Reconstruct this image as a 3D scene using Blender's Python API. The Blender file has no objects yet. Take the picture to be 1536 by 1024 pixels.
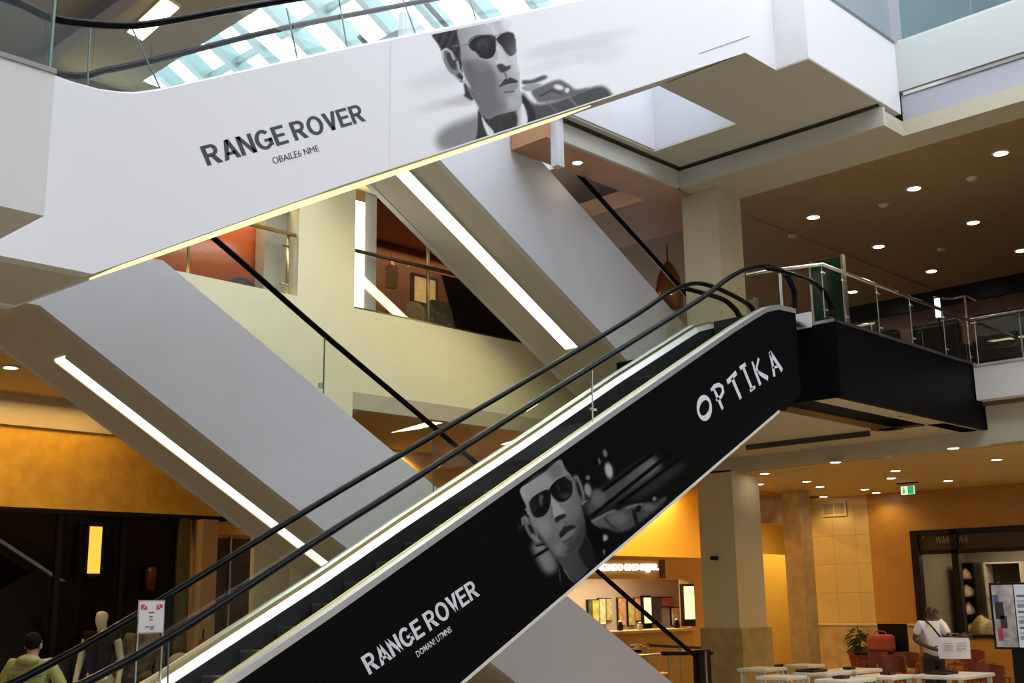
import bpy, bmesh, math, random
import numpy as np
from mathutils import Vector, Matrix
random.seed(7)
scene = bpy.context.scene
C = scene.collection
pi = math.pi

# ------------------------------------------------------------------ camera
FPX = 1750.0
PITCH, ROLL, BEAR, EYE = math.radians(12.5), math.radians(0.8), math.radians(44), 1.8
_fh = Vector((math.cos(BEAR), math.sin(BEAR), 0)); _r0 = Vector((math.sin(BEAR), -math.cos(BEAR), 0))
FW = _fh * math.cos(PITCH) + Vector((0, 0, math.sin(PITCH)))
_u0 = _fh * -math.sin(PITCH) + Vector((0, 0, math.cos(PITCH)))
RT = _r0 * math.cos(ROLL) - _u0 * math.sin(ROLL)
UP = _u0 * math.cos(ROLL) + _r0 * math.sin(ROLL)
ORG = Vector((0, 0, EYE))
cd = bpy.data.cameras.new('camera'); cam = bpy.data.objects.new('camera', cd); C.objects.link(cam)
m = Matrix((RT, UP, -FW)).transposed().to_4x4(); m.translation = ORG
cam.matrix_world = m
cd.sensor_width = 36; cd.lens = FPX / 1536 * 36; cd.clip_start = 0.05; cd.clip_end = 200
scene.camera = cam

# surveying helpers: where the sight line of a photo pixel meets a known wall, floor or ceiling plane
def _ray(x, y): return FW + RT * ((x - 768) / FPX) + UP * ((512 - y) / FPX)
def _on(x, y, ax, v):
    d = _ray(x, y); return ORG + d * ((v - ORG[ax]) / d[ax])
def aX(x, y, v): return _on(x, y, 0, v)
def aY(x, y, v): return _on(x, y, 1, v)
def aZ(x, y, v): return _on(x, y, 2, v)

# ------------------------------------------------------------------ materials
def lin(c):
    return tuple((v / 12.92 if v <= 0.04045 else ((v + 0.055) / 1.055) ** 2.4) for v in c)
MATS = {}
def mat(name, col, rough=0.6, metal=0.0, noise=0.0, scale=4.0, bump=0.0, col2=None, spec=0.5, stretch=None, emit=None, estr=0):
    if name in MATS: return MATS[name]
    m = bpy.data.materials.new(name); m.use_nodes = True
    nt = m.node_tree; b = nt.nodes['Principled BSDF']
    b.inputs['Base Color'].default_value = (*col, 1); b.inputs['Roughness'].default_value = rough
    b.inputs['Metallic'].default_value = metal; b.inputs['Specular IOR Level'].default_value = spec
    if emit:
        b.inputs['Emission Color'].default_value = (*emit, 1); b.inputs['Emission Strength'].default_value = estr
    if noise or bump or col2:
        tc = nt.nodes.new('ShaderNodeTexCoord'); mp = nt.nodes.new('ShaderNodeMapping')
        nt.links.new(tc.outputs['Object'], mp.inputs['Vector'])
        if stretch: mp.inputs['Scale'].default_value = stretch
        n = nt.nodes.new('ShaderNodeTexNoise'); n.inputs['Scale'].default_value = scale; n.inputs['Detail'].default_value = 6
        nt.links.new(mp.outputs['Vector'], n.inputs['Vector'])
        if noise or col2:
            r = nt.nodes.new('ShaderNodeValToRGB'); r.color_ramp.elements[0].position = .3; r.color_ramp.elements[1].position = .7
            c2 = col2 or tuple(min(1, v * (1 + noise)) for v in col)
            c1 = col if col2 else tuple(v * (1 - noise) for v in col)
            r.color_ramp.elements[0].color = (*c1, 1); r.color_ramp.elements[1].color = (*c2, 1)
            nt.links.new(n.outputs['Fac'], r.inputs['Fac']); nt.links.new(r.outputs['Color'], b.inputs['Base Color'])
        if bump:
            bp = nt.nodes.new('ShaderNodeBump'); bp.inputs['Strength'].default_value = bump; bp.inputs['Distance'].default_value = .01
            n2 = nt.nodes.new('ShaderNodeTexNoise'); n2.inputs['Scale'].default_value = scale * 8
            nt.links.new(mp.outputs['Vector'], n2.inputs['Vector']); nt.links.new(n2.outputs['Fac'], bp.inputs['Height'])
            nt.links.new(bp.outputs['Normal'], b.inputs['Normal'])
    MATS[name] = m; return m
def tiled(name, c1, c2, mortar, size, plane='YZ', rough=.5, msize=.008):
    m = bpy.data.materials.new(name); m.use_nodes = True; nt = m.node_tree; b = nt.nodes['Principled BSDF']
    tc = nt.nodes.new('ShaderNodeTexCoord'); sp = nt.nodes.new('ShaderNodeSeparateXYZ'); cb = nt.nodes.new('ShaderNodeCombineXYZ')
    nt.links.new(tc.outputs['Object'], sp.inputs[0])
    nt.links.new(sp.outputs['XYZ'.index(plane[0])], cb.inputs[0]); nt.links.new(sp.outputs['XYZ'.index(plane[1])], cb.inputs[1])
    br = nt.nodes.new('ShaderNodeTexBrick'); br.offset = 0.0
    br.inputs['Color1'].default_value = (*c1, 1); br.inputs['Color2'].default_value = (*c2, 1); br.inputs['Mortar'].default_value = (*mortar, 1)
    br.inputs['Scale'].default_value = 1; br.inputs['Mortar Size'].default_value = msize
    br.inputs['Brick Width'].default_value = size[0]; br.inputs['Row Height'].default_value = size[1]
    nt.links.new(cb.outputs[0], br.inputs['Vector'])
    n = nt.nodes.new('ShaderNodeTexNoise'); n.inputs['Scale'].default_value = 3; n.inputs['Detail'].default_value = 5
    nt.links.new(tc.outputs['Object'], n.inputs['Vector'])
    mx = nt.nodes.new('ShaderNodeMix'); mx.data_type = 'RGBA'; mx.blend_type = 'MULTIPLY'; mx.inputs[0].default_value = .35
    nt.links.new(br.outputs['Color'], mx.inputs[6]); nt.links.new(n.outputs['Color'], mx.inputs[7])
    bw = nt.nodes.new('ShaderNodeRGBToBW'); nt.links.new(n.outputs['Color'], bw.inputs[0])
    nt.links.new(bw.outputs[0], mx.inputs[7])
    nt.links.new(mx.outputs[2], b.inputs['Base Color']); b.inputs['Roughness'].default_value = rough
    MATS[name] = m; return m
def glass(name, tint, refl=1.0):
    m = bpy.data.materials.new(name); m.use_nodes = True; nt = m.node_tree; nt.nodes.clear()
    o = nt.nodes.new('ShaderNodeOutputMaterial'); t = nt.nodes.new('ShaderNodeBsdfTransparent'); t.inputs[0].default_value = (*tint, 1)
    g = nt.nodes.new('ShaderNodeBsdfGlossy'); g.inputs['Roughness'].default_value = 0.0
    f = nt.nodes.new('ShaderNodeFresnel'); f.inputs[0].default_value = 1.42
    mu = nt.nodes.new('ShaderNodeMath'); mu.operation = 'MULTIPLY'; mu.inputs[1].default_value = refl
    ge = nt.nodes.new('ShaderNodeNewGeometry'); iv = nt.nodes.new('ShaderNodeMath'); iv.operation = 'SUBTRACT'; iv.inputs[0].default_value = refl
    nt.links.new(ge.outputs['Backfacing'], iv.inputs[1]); iv.use_clamp = True
    nt.links.new(f.outputs[0], mu.inputs[0]); nt.links.new(iv.outputs[0], mu.inputs[1])
    mx = nt.nodes.new('ShaderNodeMixShader')
    nt.links.new(mu.outputs[0], mx.inputs[0]); nt.links.new(t.outputs[0], mx.inputs[1]); nt.links.new(g.outputs[0], mx.inputs[2])
    nt.links.new(mx.outputs[0], o.inputs[0]); MATS[name] = m; return m
def emis(name, col, s):
    m = bpy.data.materials.new(name); m.use_nodes = True; nt = m.node_tree; b = nt.nodes['Principled BSDF']
    b.inputs['Base Color'].default_value = (*col, 1)
    b.inputs['Emission Color'].default_value = (*col, 1); b.inputs['Emission Strength'].default_value = s
    MATS[name] = m; return m
def printed(name, rough):
    m = bpy.data.materials.new(name); m.use_nodes = True; nt = m.node_tree; b = nt.nodes['Principled BSDF']
    a = nt.nodes.new('ShaderNodeAttribute'); a.attribute_name = 'ink'
    nt.links.new(a.outputs['Color'], b.inputs['Base Color']); b.inputs['Roughness'].default_value = rough; b.inputs['Specular IOR Level'].default_value = .06
    MATS[name] = m; return m

WHITE_A = .74
M_white = mat('white_plaster', (WHITE_A, WHITE_A, WHITE_A + .02), .55, bump=.05, scale=20, noise=.015)
M_panel = mat('white_panel', (.72, .72, .745), .55, spec=.06)
M_block = mat('white_render', (.64, .63, .64), .7, bump=.08, scale=20)
M_sage = mat('sage_plaster', (.50, .53, .52), .6)
M_grey = mat('pale_grey_plaster', (.62, .62, .67), .5, noise=.02, scale=3)
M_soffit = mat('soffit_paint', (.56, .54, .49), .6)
M_cream = mat('cream_plaster', (.84, .79, .56), .65, noise=.02)
M_hall = mat('hall_paint', (.48, .49, .52), .7)
M_beige = mat('beige_plaster', (.52, .47, .36), .6, noise=.03)
M_column = mat('column_plaster', (.58, .50, .33), .6, noise=.02)
M_colbase = mat('column_stone', (.40, .29, .14), .4, noise=.18, scale=5)
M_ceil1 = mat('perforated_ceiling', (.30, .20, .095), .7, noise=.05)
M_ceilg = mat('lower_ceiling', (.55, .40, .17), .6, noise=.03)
M_orange_ceil = mat('warm_lit_orange', (.50, .25, .12), .6)  # orange tint puts warm lamp light into the ceiling colour
M_floor = tiled('floor_tiles', (.50, .42, .28), (.46, .38, .25), (.3, .25, .17), (.6, .6), 'XY', .25)
M_creamtile = tiled('cream_wall_tiles', (.66, .50, .20), (.62, .46, .18), (.42, .32, .14), (.55, .62), 'YZ', .4, .006)
M_orangetile = tiled('orange_wall_panels', (.48, .245, .045), (.43, .21, .038), (.40, .18, .035), (1.5, .62), 'YZ', .4, .005)
M_burl = mat('burl_wood', (.64, .35, .045), .45, col2=(.82, .50, .08), scale=5)
M_wood = mat('shop_wood', (.50, .27, .06), .45, col2=(.58, .34, .09), scale=6, stretch=(1, 1, 9))
M_black = mat('black_laminate', (.0035, .0035, .004), .45, spec=.05)
M_blackgloss = mat('black_paint', (.006, .006, .006), .35, spec=.25)
M_dark = mat('dark_lacquer', (.008, .006, .005), .4, spec=.2)
M_rubber = mat('handrail_rubber', (.004, .004, .0045), .22, spec=.07)
M_steel = mat('brushed_steel', (.62, .61, .60), .28, 1.0)
M_deck = mat('satin_aluminium', (.80, .80, .82), .35, .85)
M_chrome = mat('polished_steel', (.72, .70, .66), .15, 1.0)
M_brass = mat('brass_edge', (.62, .52, .25), .3, 1.0)
M_step = mat('step_metal', (.10, .105, .125), .5, noise=.15, scale=30)
M_stepedge = mat('step_nosing', (.18, .17, .16), .4)
M_shadow = mat('recess_shade', (.045, .045, .03), .8)  # near-black tone standing in for shade in the gaps
M_band = mat('frieze_metal', (.42, .42, .48), .5, .2, noise=.05, scale=60)
M_teal = mat('teal_frame', (.28, .39, .39), .4)
M_cope = mat('grey_brown_metal', (.20, .19, .17), .4, .4)
M_maroon = mat('maroon_wall', (.060, .020, .006), .5, noise=.25)
M_brownroom = mat('brown_room', (.17, .10, .05), .6, noise=.15)
G_clear = glass('clear_glass', (.955, .975, .945))
G_open = glass('opening_glass', (.93, .95, .92), 2.6)
G_teal = glass('teal_glass', (.90, .945, .94))
G_shop = glass('shop_glass', (.90, .90, .88))
G_dark = glass('dark_shop_glass', (.55, .52, .50), 1.0)
E_strip = emis('strip_light', (1, .90, .52), 12)
E_stripA = emis('soft_strip_light', (1, .90, .62), 1.9)
E_down = emis('downlight_lamp', (1, .93, .78), 22)
E_amber = emis('amber_lamp', (1, .46, .05), 1.15)
E_sign = emis('sign_letters', (1, .97, .88), 2.2)
E_poster = emis('lit_poster', (1, .86, .50), 1.3)

# ------------------------------------------------------------------ mesh helpers
class MB:
    def __init__(s): s.v = []; s.f = []
    def add(s, vs, fs):
        b = len(s.v); s.v += [tuple(v) for v in vs]; s.f += [tuple(b + i for i in f) for f in fs]; return s
    def box(s, x0, x1, y0, y1, z0, z1):
        return s.add([(x0,y0,z0),(x1,y0,z0),(x1,y1,z0),(x0,y1,z0),(x0,y0,z1),(x1,y0,z1),(x1,y1,z1),(x0,y1,z1)],
                     [(3,2,1,0),(4,5,6,7),(0,1,5,4),(1,2,6,5),(2,3,7,6),(3,0,4,7)])
    def prism(s, poly, ax, a0, a1):
        n = len(poly)
        def P(p, a):
            return {0: (a, p[0], p[1]), 1: (p[0], a, p[1]), 2: (p[0], p[1], a)}[ax]
        vs = [P(p, a0) for p in poly] + [P(p, a1) for p in poly]
        fs = [tuple(range(n)), tuple(range(2 * n - 1, n - 1, -1))] + [(i, n + i, n + (i + 1) % n, (i + 1) % n) for i in range(n)]
        return s.add(vs, fs)
    def quad(s, a, b, c, d): return s.add([a, b, c, d], [(0, 1, 2, 3)])
    def tube(s, pts, r, n=10, rx=None, closed=False, flat=None):
        pts = [Vector(p) for p in pts]; k = len(pts); rings = []
        for i in range(k):
            if closed: t = pts[(i + 1) % k] - pts[i - 1]
            else: t = pts[min(i + 1, k - 1)] - pts[max(i - 1, 0)]
            t = t.normalized() if t.length > 1e-9 else Vector((0, 0, 1))
            ref = Vector((0, 1, 0)) if flat else (Vector((0, 0, 1)) if abs(t.z) < .9 else Vector((1, 0, 0)))
            u = ref - t * ref.dot(t)
            u = u.normalized() if u.length > 1e-6 else Vector((1, 0, 0))
            w = t.cross(u)
            rr = r[i] if isinstance(r, (list, tuple)) else r
            ru = flat if flat else rr
            rings.append([pts[i] + u * (ru * math.cos(2 * pi * j / n)) + w * (rr * math.sin(2 * pi * j / n)) for j in range(n)])
        vs = [p for ring in rings for p in ring]; fs = []
        for i in range(k if closed else k - 1):
            a, b = i * n, ((i + 1) % k) * n
            for j in range(n): fs.append((a + j, a + (j + 1) % n, b + (j + 1) % n, b + j))
        if not closed:
            fs.append(tuple(range(n - 1, -1, -1))); fs.append(tuple((k - 1) * n + j for j in range(n)))
        return s.add(vs, fs)
    def lathe(s, prof, c, n=20):
        vs = []; fs = []
        for r, z in prof:
            for j in range(n):
                a = 2 * pi * j / n; vs.append((c[0] + r * math.cos(a), c[1] + r * math.sin(a), c[2] + z))
        k = len(prof)
        for i in range(k - 1):
            for j in range(n):
                fs.append((i*n+j, i*n+(j+1) % n, (i+1)*n+(j+1) % n, (i+1)*n+j))
        fs.append(tuple(range(n - 1, -1, -1))); fs.append(tuple((k - 1) * n + j for j in range(n)))
        return s.add(vs, fs)
    def blob(s, c, r, n=12, rot=None):
        vs = []; fs = []; k = n // 2 + 1
        for i in range(k):
            th = pi * i / (k - 1)
            for j in range(n):
                a = 2 * pi * j / n
                p = Vector((r[0] * math.sin(th) * math.cos(a), r[1] * math.sin(th) * math.sin(a), r[2] * math.cos(th)))
                if rot: p = rot @ p
                vs.append(Vector(c) + p)
        for i in range(k - 1):
            for j in range(n): fs.append((i*n+j, (i+1)*n+j, (i+1)*n+(j+1) % n, i*n+(j+1) % n))
        return s.add(vs, fs)
    def xf(s, M, start=0):
        for i in range(start, len(s.v)): s.v[i] = tuple(M @ Vector(s.v[i]))
        return s
    def build(s, name, mt, parent=None, smooth=False, bevel=0, **kw):
        me = bpy.data.meshes.new(name); me.from_pydata(s.v, [], s.f)
        bm = bmesh.new(); bm.from_mesh(me)
        bmesh.ops.remove_doubles(bm, verts=bm.verts, dist=1e-6)
        bmesh.ops.recalc_face_normals(bm, faces=bm.faces); bm.to_mesh(me); bm.free()
        if smooth:
            me.polygons.foreach_set('use_smooth', [True] * len(me.polygons))
            if smooth == 'auto':
                me.set_sharp_from_angle(angle=math.radians(40))
        me.materials.append(mt)
        o = bpy.data.objects.new(name, me); C.objects.link(o)
        if bevel:
            b = o.modifiers.new('bevel', 'BEVEL'); b.width = bevel; b.segments = 2; b.limit_method = 'ANGLE'
        if parent: attach(o, parent)
        if kw: tag(o, **kw)
        return o
WM = {}
def attach(o, parent):
    o.parent = parent
    o.matrix_parent_inverse = WM.get(parent.name, Matrix.Identity(4)).inverted()
def tag(o, label=None, cat=None, group=None, kind=None):
    if label: o['label'] = label
    if cat: o['category'] = cat
    if group: o['group'] = group
    if kind: o['kind'] = kind
    return o
def thing(name, loc, label, cat, group=None):
    o = bpy.data.objects.new(name, None); C.objects.link(o); o.location = loc; o.empty_display_size = .1
    WM[o.name] = Matrix.Translation(Vector(loc))
    tag(o, label, cat, group); return o
def struct(name, mb, mt, **k):
    o = mb.build(name, mt, **k); o['kind'] = 'structure'; return o
def copy_thing(root, M, label):
    """copy a thing, its parts and their sub-parts; M moves the copy in the world"""
    r = root.copy(); C.objects.link(r); r.matrix_world = M @ WM.get(root.name, root.matrix_basis); r['label'] = label
    def kids(o, n):
        for ch in list(o.children):
            if ch.name in done: continue
            c = ch.copy(); C.objects.link(c); c.parent = n; c.matrix_parent_inverse = ch.matrix_parent_inverse.copy(); done.add(c.name)
            kids(ch, c)
    done = set(); kids(root, r); return r
def light(kind, loc, power, col, size=.1, rot=None, parent=None, name='lamp', spot=120, sy=None):
    l = bpy.data.lights.new(name, kind); l.energy = power; l.color = col
    if kind == 'AREA':
        l.size = size
        if sy: l.shape = 'RECTANGLE'; l.size_y = sy
    else: l.shadow_soft_size = size
    if kind == 'SPOT': l.spot_size = math.radians(spot); l.spot_blend = .6
    o = bpy.data.objects.new(name, l); C.objects.link(o); o.location = loc
    if rot: o.rotation_euler = rot
    if parent: attach(o, parent)
    return o

# lettering: Blender's built-in font turned to mesh and fitted to three points (start, end of baseline, top of first letter)
def lettering(text, name, p0, p1, p2, mt, parent, bold=0.0, nrm=Vector((0, -1, 0)), lift=.002, thick=.001, space=1.0):
    cu = bpy.data.curves.new(name, 'FONT'); cu.body = text; cu.offset = bold; cu.space_character = space; cu.resolution_u = 4
    t = bpy.data.objects.new('tmp_text', cu); C.objects.link(t)
    dg = bpy.context.evaluated_depsgraph_get(); dg.update()
    me = bpy.data.meshes.new_from_object(t.evaluated_get(dg)); me.name = name
    bpy.data.objects.remove(t)
    xs = [v.co.x for v in me.vertices]; x0, x1 = min(xs), max(xs)
    H = .729 + bold * 2; b0 = -bold
    e = (p1 - p0) / (x1 - x0); u = (p2 - p0) / H
    for v in me.vertices: v.co = p0 + e * (v.co.x - x0) + u * (v.co.y - b0) + nrm * lift
    me.materials.clear(); me.materials.append(mt)
    o = bpy.data.objects.new(name, me); C.objects.link(o)
    sm = o.modifiers.new('thickness', 'SOLIDIFY'); sm.thickness = thick; sm.offset = 0
    attach(o, parent); return o


def _arc(cx, cy, rx, ry, a0, a1, t, n=22):
    o = [(cx + rx * math.cos(math.radians(a0 + (a1 - a0) * i / n)), cy + ry * math.sin(math.radians(a0 + (a1 - a0) * i / n))) for i in range(n + 1)]
    k = [(cx + (rx - t) * math.cos(math.radians(a0 + (a1 - a0) * i / n)), cy + (ry - t * .92) * math.sin(math.radians(a0 + (a1 - a0) * i / n))) for i in range(n + 1)]
    return [[o[i], o[i + 1], k[i + 1], k[i]] for i in range(n)]
def _r(x0, y0, x1, y1): return [(x0, y0), (x1, y0), (x1, y1), (x0, y1)]
_t = .185
GLYPH = {'R': (.72, [_r(0, 0, _t, 1), _r(_t, 1 - .165, .38, 1), _r(_t, .40, .38, .565), [(.26, .44), (.47, .44), (.72, 0), (.49, 0)]] + _arc(.38, .70, .29, .30, -90, 90, .175)),
    'A': (.76, [[(0, 0), (.20, 0), (.47, 1), (.28, 1)], [(.76, 0), (.56, 0), (.29, 1), (.48, 1)], _r(.18, .22, .58, .375)]),
    'N': (.72, [_r(0, 0, _t, 1), _r(.72 - _t, 0, .72, 1), [(0, 1), (.20, 1), (.72, 0), (.52, 0)]]),
    'G': (.80, _arc(.40, .5, .40, .52, 42, 318, .185) + [_r(.615, .13, .79, .50), _r(.42, .36, .79, .52)]),
    'E': (.62, [_r(0, 0, _t, 1), _r(_t, .835, .60, 1), _r(_t, .425, .56, .58), _r(_t, 0, .62, .165)]),
    'O': (.82, _arc(.41, .5, .41, .52, 0, 360, .185, 36)),
    'V': (.72, [[(0, 1), (.21, 1), (.45, 0), (.27, 0)], [(.72, 1), (.51, 1), (.27, 0), (.45, 0)]])}
def block_lettering(text, name, p0, p1, p2, mt, parent, nrm=Vector((0, -1, 0)), lift=.002):
    x = 0; polys = []
    for c in text:
        if c == ' ': x += .24; continue
        w_, ps = GLYPH[c]; polys += [[(a + x, b) for a, b in q] for q in ps]; x += w_ + (.045 if c in 'AV' else .075)
    x -= .07; e = (p1 - p0) / x; u = p2 - p0; mb = MB()
    for q in polys: mb.add([p0 + e * a + u * b + nrm * lift for a, b in q], [tuple(range(len(q)))])
    o = mb.build(name, mt, parent); return o

# ------------------------------------------------------------------ setting: floors, slabs, walls
struct('floor', MB().box(-12, 30, -12, 24, -.2, 0), M_floor)
# upper floor slab on the right, its fascia and the lower ceiling
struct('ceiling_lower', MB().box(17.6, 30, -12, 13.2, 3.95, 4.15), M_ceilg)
struct('trim_1', MB().box(17.2, 17.45, -12, 6.98, 4.62, 5.12), M_white)
struct('trim_2', MB().box(17.5, 17.62, -12, 6.98, 3.99, 4.56), M_beige)
struct('floor_upper', MB().box(17.46, 30, -12, 12.7, 4.56, 5.16), M_brownroom)
# soffit band between the landing bridge and the lower ceiling
struct('trim_3', MB().box(16.25, 17.6, 7.1, 13.3, 4.2, 4.45), M_beige)
struct('trim_4', MB().box(17.5, 17.62, 6.98, 13.3, 3.97, 4.2), M_beige)
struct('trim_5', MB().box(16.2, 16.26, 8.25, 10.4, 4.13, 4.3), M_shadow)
# north part of the ground floor: ceiling and slab under the shops behind the escalators
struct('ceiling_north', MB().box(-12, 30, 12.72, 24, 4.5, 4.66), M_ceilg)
struct('floor_north', MB().box(-12, 30, 12.72, 24, 4.66, 5.2), M_brownroom)
struct('trim_6', MB().box(9.95, 17.3, 12.70, 12.86, 4.42, 4.66), M_beige)
# cream wall behind the escalators
struct('wall_north', MB().box(9.95, 17.3, 12.7, 12.85, 4.66, 5.86), M_cream)
struct('wall_north_pier', MB().box(8.98, 9.95, 12.7, 13.0, 0, 9.4), M_cream)
struct('wall_north_foot', MB().box(8.43, 8.98, 12.7, 12.78, 0, 4.66), M_column)
struct('wall_north_parapet', MB().box(2, 8.98, 12.7, 12.85, 4.66, 5.86), M_cream)
struct('wall_north_lintel', MB().box(9.95, 12.6, 12.7, 12.9, 7.72, 9.4), M_cream)
struct('wall_north_head', MB().box(-12, 8.98, 12.7, 12.9, 7.25, 8.0), M_brownroom)
# shop fronts at ground level, left
struct('wall_left_fascia', MB().box(-12, 9.55, 15.0, 15.3, 3.05, 4.09), M_burl)
struct('wall_left_bulkhead', MB().box(-12, 9.55, 14.95, 15.3, 4.09, 4.5), M_beige)
struct('wall_left_back', MB().box(-12, 17, 17.6, 17.8, 0, 4.5), M_dark)
struct('wall_middle', MB().box(9.56, 17.9, 16.2, 16.4, 0, 4.5), M_wood)
# upper floor behind the cream wall
struct('wall_room_back', MB().box(-12, 17, 17.0, 17.2, 5.2, 9.4), M_brownroom)
struct('ceiling_room', MB().box(-12, 11.2, 12.9, 17, 8.0, 8.3), M_brownroom)
struct('ceiling_left', MB().box(-12, 6.35, 8.46, 12.9, 8.0, 8.5), M_beige)  # near edge pulled forward to shade the left escalator
struct('trim_7', MB().box(5.08, 5.24, 9.2, 12.6, 7.86, 8.0), M_band)
struct('ceiling_warm_lit', MB().box(11.2, 14.25, 10.1, 10.78, 8.02, 8.3).box(14.25, 16, 10.1, 12.32, 8.02, 8.3).box(11.2, 16, 12.32, 17, 8.02, 8.3), M_orange_ceil)  # this stretch is coloured as if warmly lit
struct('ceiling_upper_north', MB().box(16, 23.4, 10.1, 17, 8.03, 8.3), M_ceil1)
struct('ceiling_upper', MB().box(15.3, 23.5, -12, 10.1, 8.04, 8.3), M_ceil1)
struct('wall_upper_end', MB().box(11.28, 11.42, 9.98, 10.10, 7.6, 9.4), M_grey)
# right hand walls
struct('wall_right_cream', MB().box(23.89, 24.1, 12.33, 13.75, 0, 3.95), M_creamtile)
struct('wall_right', MB().box(23.89, 24.1, 11.38, 12.33, 0, 3.95).box(23.89, 24.1, -12, 11.38, 3.1, 3.95).box(23.89, 24.1, -12, 11.38, 0, .97), M_orangetile)
struct('baseboard_right', MB().box(23.84, 23.89, 11.38, 13.75, 0, 1.17), M_colbase)
struct('trim_8', MB().box(23.81, 23.89, 11.38, 13.75, 1.17, 1.21), M_beige)
struct('wall_right_upper', MB().box(23.35, 23.6, -12, 17, 5.16, 8.04), M_maroon)
struct('trim_9', MB().box(23.25, 23.35, -12, 17, 7.68, 8.04), M_blackgloss)
# second floor on the right: fascia, frieze, soffits, well
struct('floor_second', MB().box(14.75, 26, -12, 8.3, 8.68, 9.4), M_sage)
struct('trim_10', MB().box(14.80, 15.3, -12, 6.64, 8.24, 8.64), M_band)
struct('trim_11', MB().box(14.78, 14.80, -12, 6.6, 8.62, 8.68), M_chrome)
struct('trim_12', MB().prism([(14.76, -12), (15.32, -12), (15.32, 10.12), (14.26, 10.12), (14.26, 6.64), (14.76, 6.64)], 2, 8.02, 8.24), M_beige)
struct('trim_13', MB().box(14.2, 14.26, 6.64, 10.1, 8.02, 8.29).box(11.4, 14.26, 10.04, 10.1, 8.02, 8.29), M_soffit)
struct('trim_14', MB().box(14.14, 14.24, 6.70, 10.02, 8.325, 8.40).box(11.3, 14.2, 9.98, 10.08, 8.325, 8.40), M_shadow)  # dark strips painted in as the shade of the shadow gap
struct('ceiling_well', MB().box(12.265, 14.14, 6.645, 8.42, 8.328, 8.343).box(11.56, 12.265, 7.1, 8.42, 8.328, 8.334).box(13.35, 14.14, 8.42, 9.98, 8.33, 8.36).box(11.35, 13.35, 9.88, 9.98, 8.33, 8.36), M_soffit)
struct('wall_well', MB().box(13.35, 13.5, 8.36, 10.0, 8.36, 9.38).box(11.35, 13.35, 9.86, 9.98, 8.36, 9.38), M_grey)
struct('floor_second_north', MB().box(13.5, 26, 8.3, 17, 8.7, 9.38).box(11.4, 13.5, 10.0, 10.76, 8.7, 9.38), M_grey)
struct('ceiling_second', MB().box(15.5, 27, -12, 18, 12.6, 12.9), M_white)
struct('wall_second', MB().box(21, 21.2, -12, 17, 9.4, 12.6), M_grey)
# columns
def column(name, mb, mt, label):
    return tag(mb.build(name, mt), kind='structure')
column('column_upper', MB().box(14.6, 15.25, 9.634, 10.3, 5.2, 8.06), M_column, '')
column('column_lower', MB().box(17.5, 18.36, 11.56, 12.3, 1.28, 4.0), M_column, '')
column('column_base', MB().box(17.46, 18.42, 11.50, 12.36, 0, 1.28), M_colbase, '')
column('pillar', MB().box(21.6, 22.05, 12.66, 13.07, 0, 3.95), M_colbase, '')
# walls of the hall behind the camera
struct('wall_south', MB().box(-12, 30, -12.2, -12, 0, 18), M_hall)
struct('wall_west', MB().box(-12.2, -12, -12, 24, 0, 18), M_hall)
struct('ceiling_sky_blocker', MB().box(-12, 2.5, -12, 24, 17, 17.3), M_hall)  # unseen slab added to block sky light on the left
struct('wall_east', MB().box(29.8, 30, -12, 24, 0, 5.2), M_beige)
struct('wall_far', MB().box(9, 30, 23.8, 24, 0, 5.2), M_wood)

# ------------------------------------------------------------------ escalators
def line_fn(a, b): return lambda x: a[1] + (b[1] - a[1]) * (x - a[0]) / (b[0] - a[0])
def smooth_path(pts, n=6):
    pts = [Vector(p) for p in pts]; out = []
    for i in range(len(pts) - 1):
        p0 = pts[max(i - 1, 0)]; p1 = pts[i]; p2 = pts[i + 1]; p3 = pts[min(i + 2, len(pts) - 1)]
        for k in range(n):
            t = k / n
            out.append(.5 * ((2 * p1) + (p2 - p0) * t + (2 * p0 - 5 * p1 + 4 * p2 - p3) * t * t + (3 * p1 - p0 - 3 * p2 + p3) * t ** 3))
    out.append(pts[-1]); return out
def handrail(path, parent, name='handrail', w=.04, h=.026):
    MB().tube(path, h, 12, flat=w).build(name, M_rubber, parent, smooth=True)
    q = [Vector(p) - Vector((0, 0, h + .008)) for p in path]
    return q
def offset_z(path, dz): return [Vector(p) + Vector((0, 0, dz)) for p in path]
def glass_between(x_list, top, bot, y, parent, mt, thick=.012, name='glass_panel', gap=.004):
    """glass panes between joints at x_list; top and bot are z(x)"""
    for a, b in zip(x_list[:-1], x_list[1:]):
        n = max(1, int((b - a) / .35)); xs = [a + gap + (b - a - 2 * gap) * i / n for i in range(n + 1)]
        poly = [(x, bot(x)) for x in xs] + [(x, top(x)) for x in reversed(xs)]
        MB().prism(poly, 1, y - thick / 2, y + thick / 2).build(name, mt, parent)
def interp(pts):
    xs = [p[0] for p in pts]; zs = [p[1] for p in pts]
    return lambda x: float(np.interp(x, xs, zs))

# ---- upper white escalator with the light advertisement
W = thing('escalator', (3, 7.7, 5.0), 'white escalator at the top, its side carrying a light advert with dark lettering', 'escalator', 'escalators of the atrium')
WY0, WY1 = 7.1, 8.42
w_top = [(-6, 5.22), (2.9, 5.22)] + [(p.x, p.z) for p in (aY(85, 115, WY0), aY(110, 124, WY0), aY(150, 135, WY0), aY(180, 139, WY0), aY(205, 140, WY0), aY(240, 135, WY0), aY(512, 75, WY0), aY(830, 10, WY0))] + [(10.9, 9.16), (11.5, 9.4), (12.26, 9.4)]
w_bot = [(-6, 3.93), (3.4, 3.93), (5.414, 5.053), (11.56, 8.334), (12.262, 8.334)]
wp = MB().prism(w_top + w_bot[::-1], 1, WY0, WY0 + .12).build('side_panel', M_panel, W)
MB().prism(w_top + w_bot[::-1], 1, WY1 - .12, WY1).build('side_panel', M_white, W)
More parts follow.
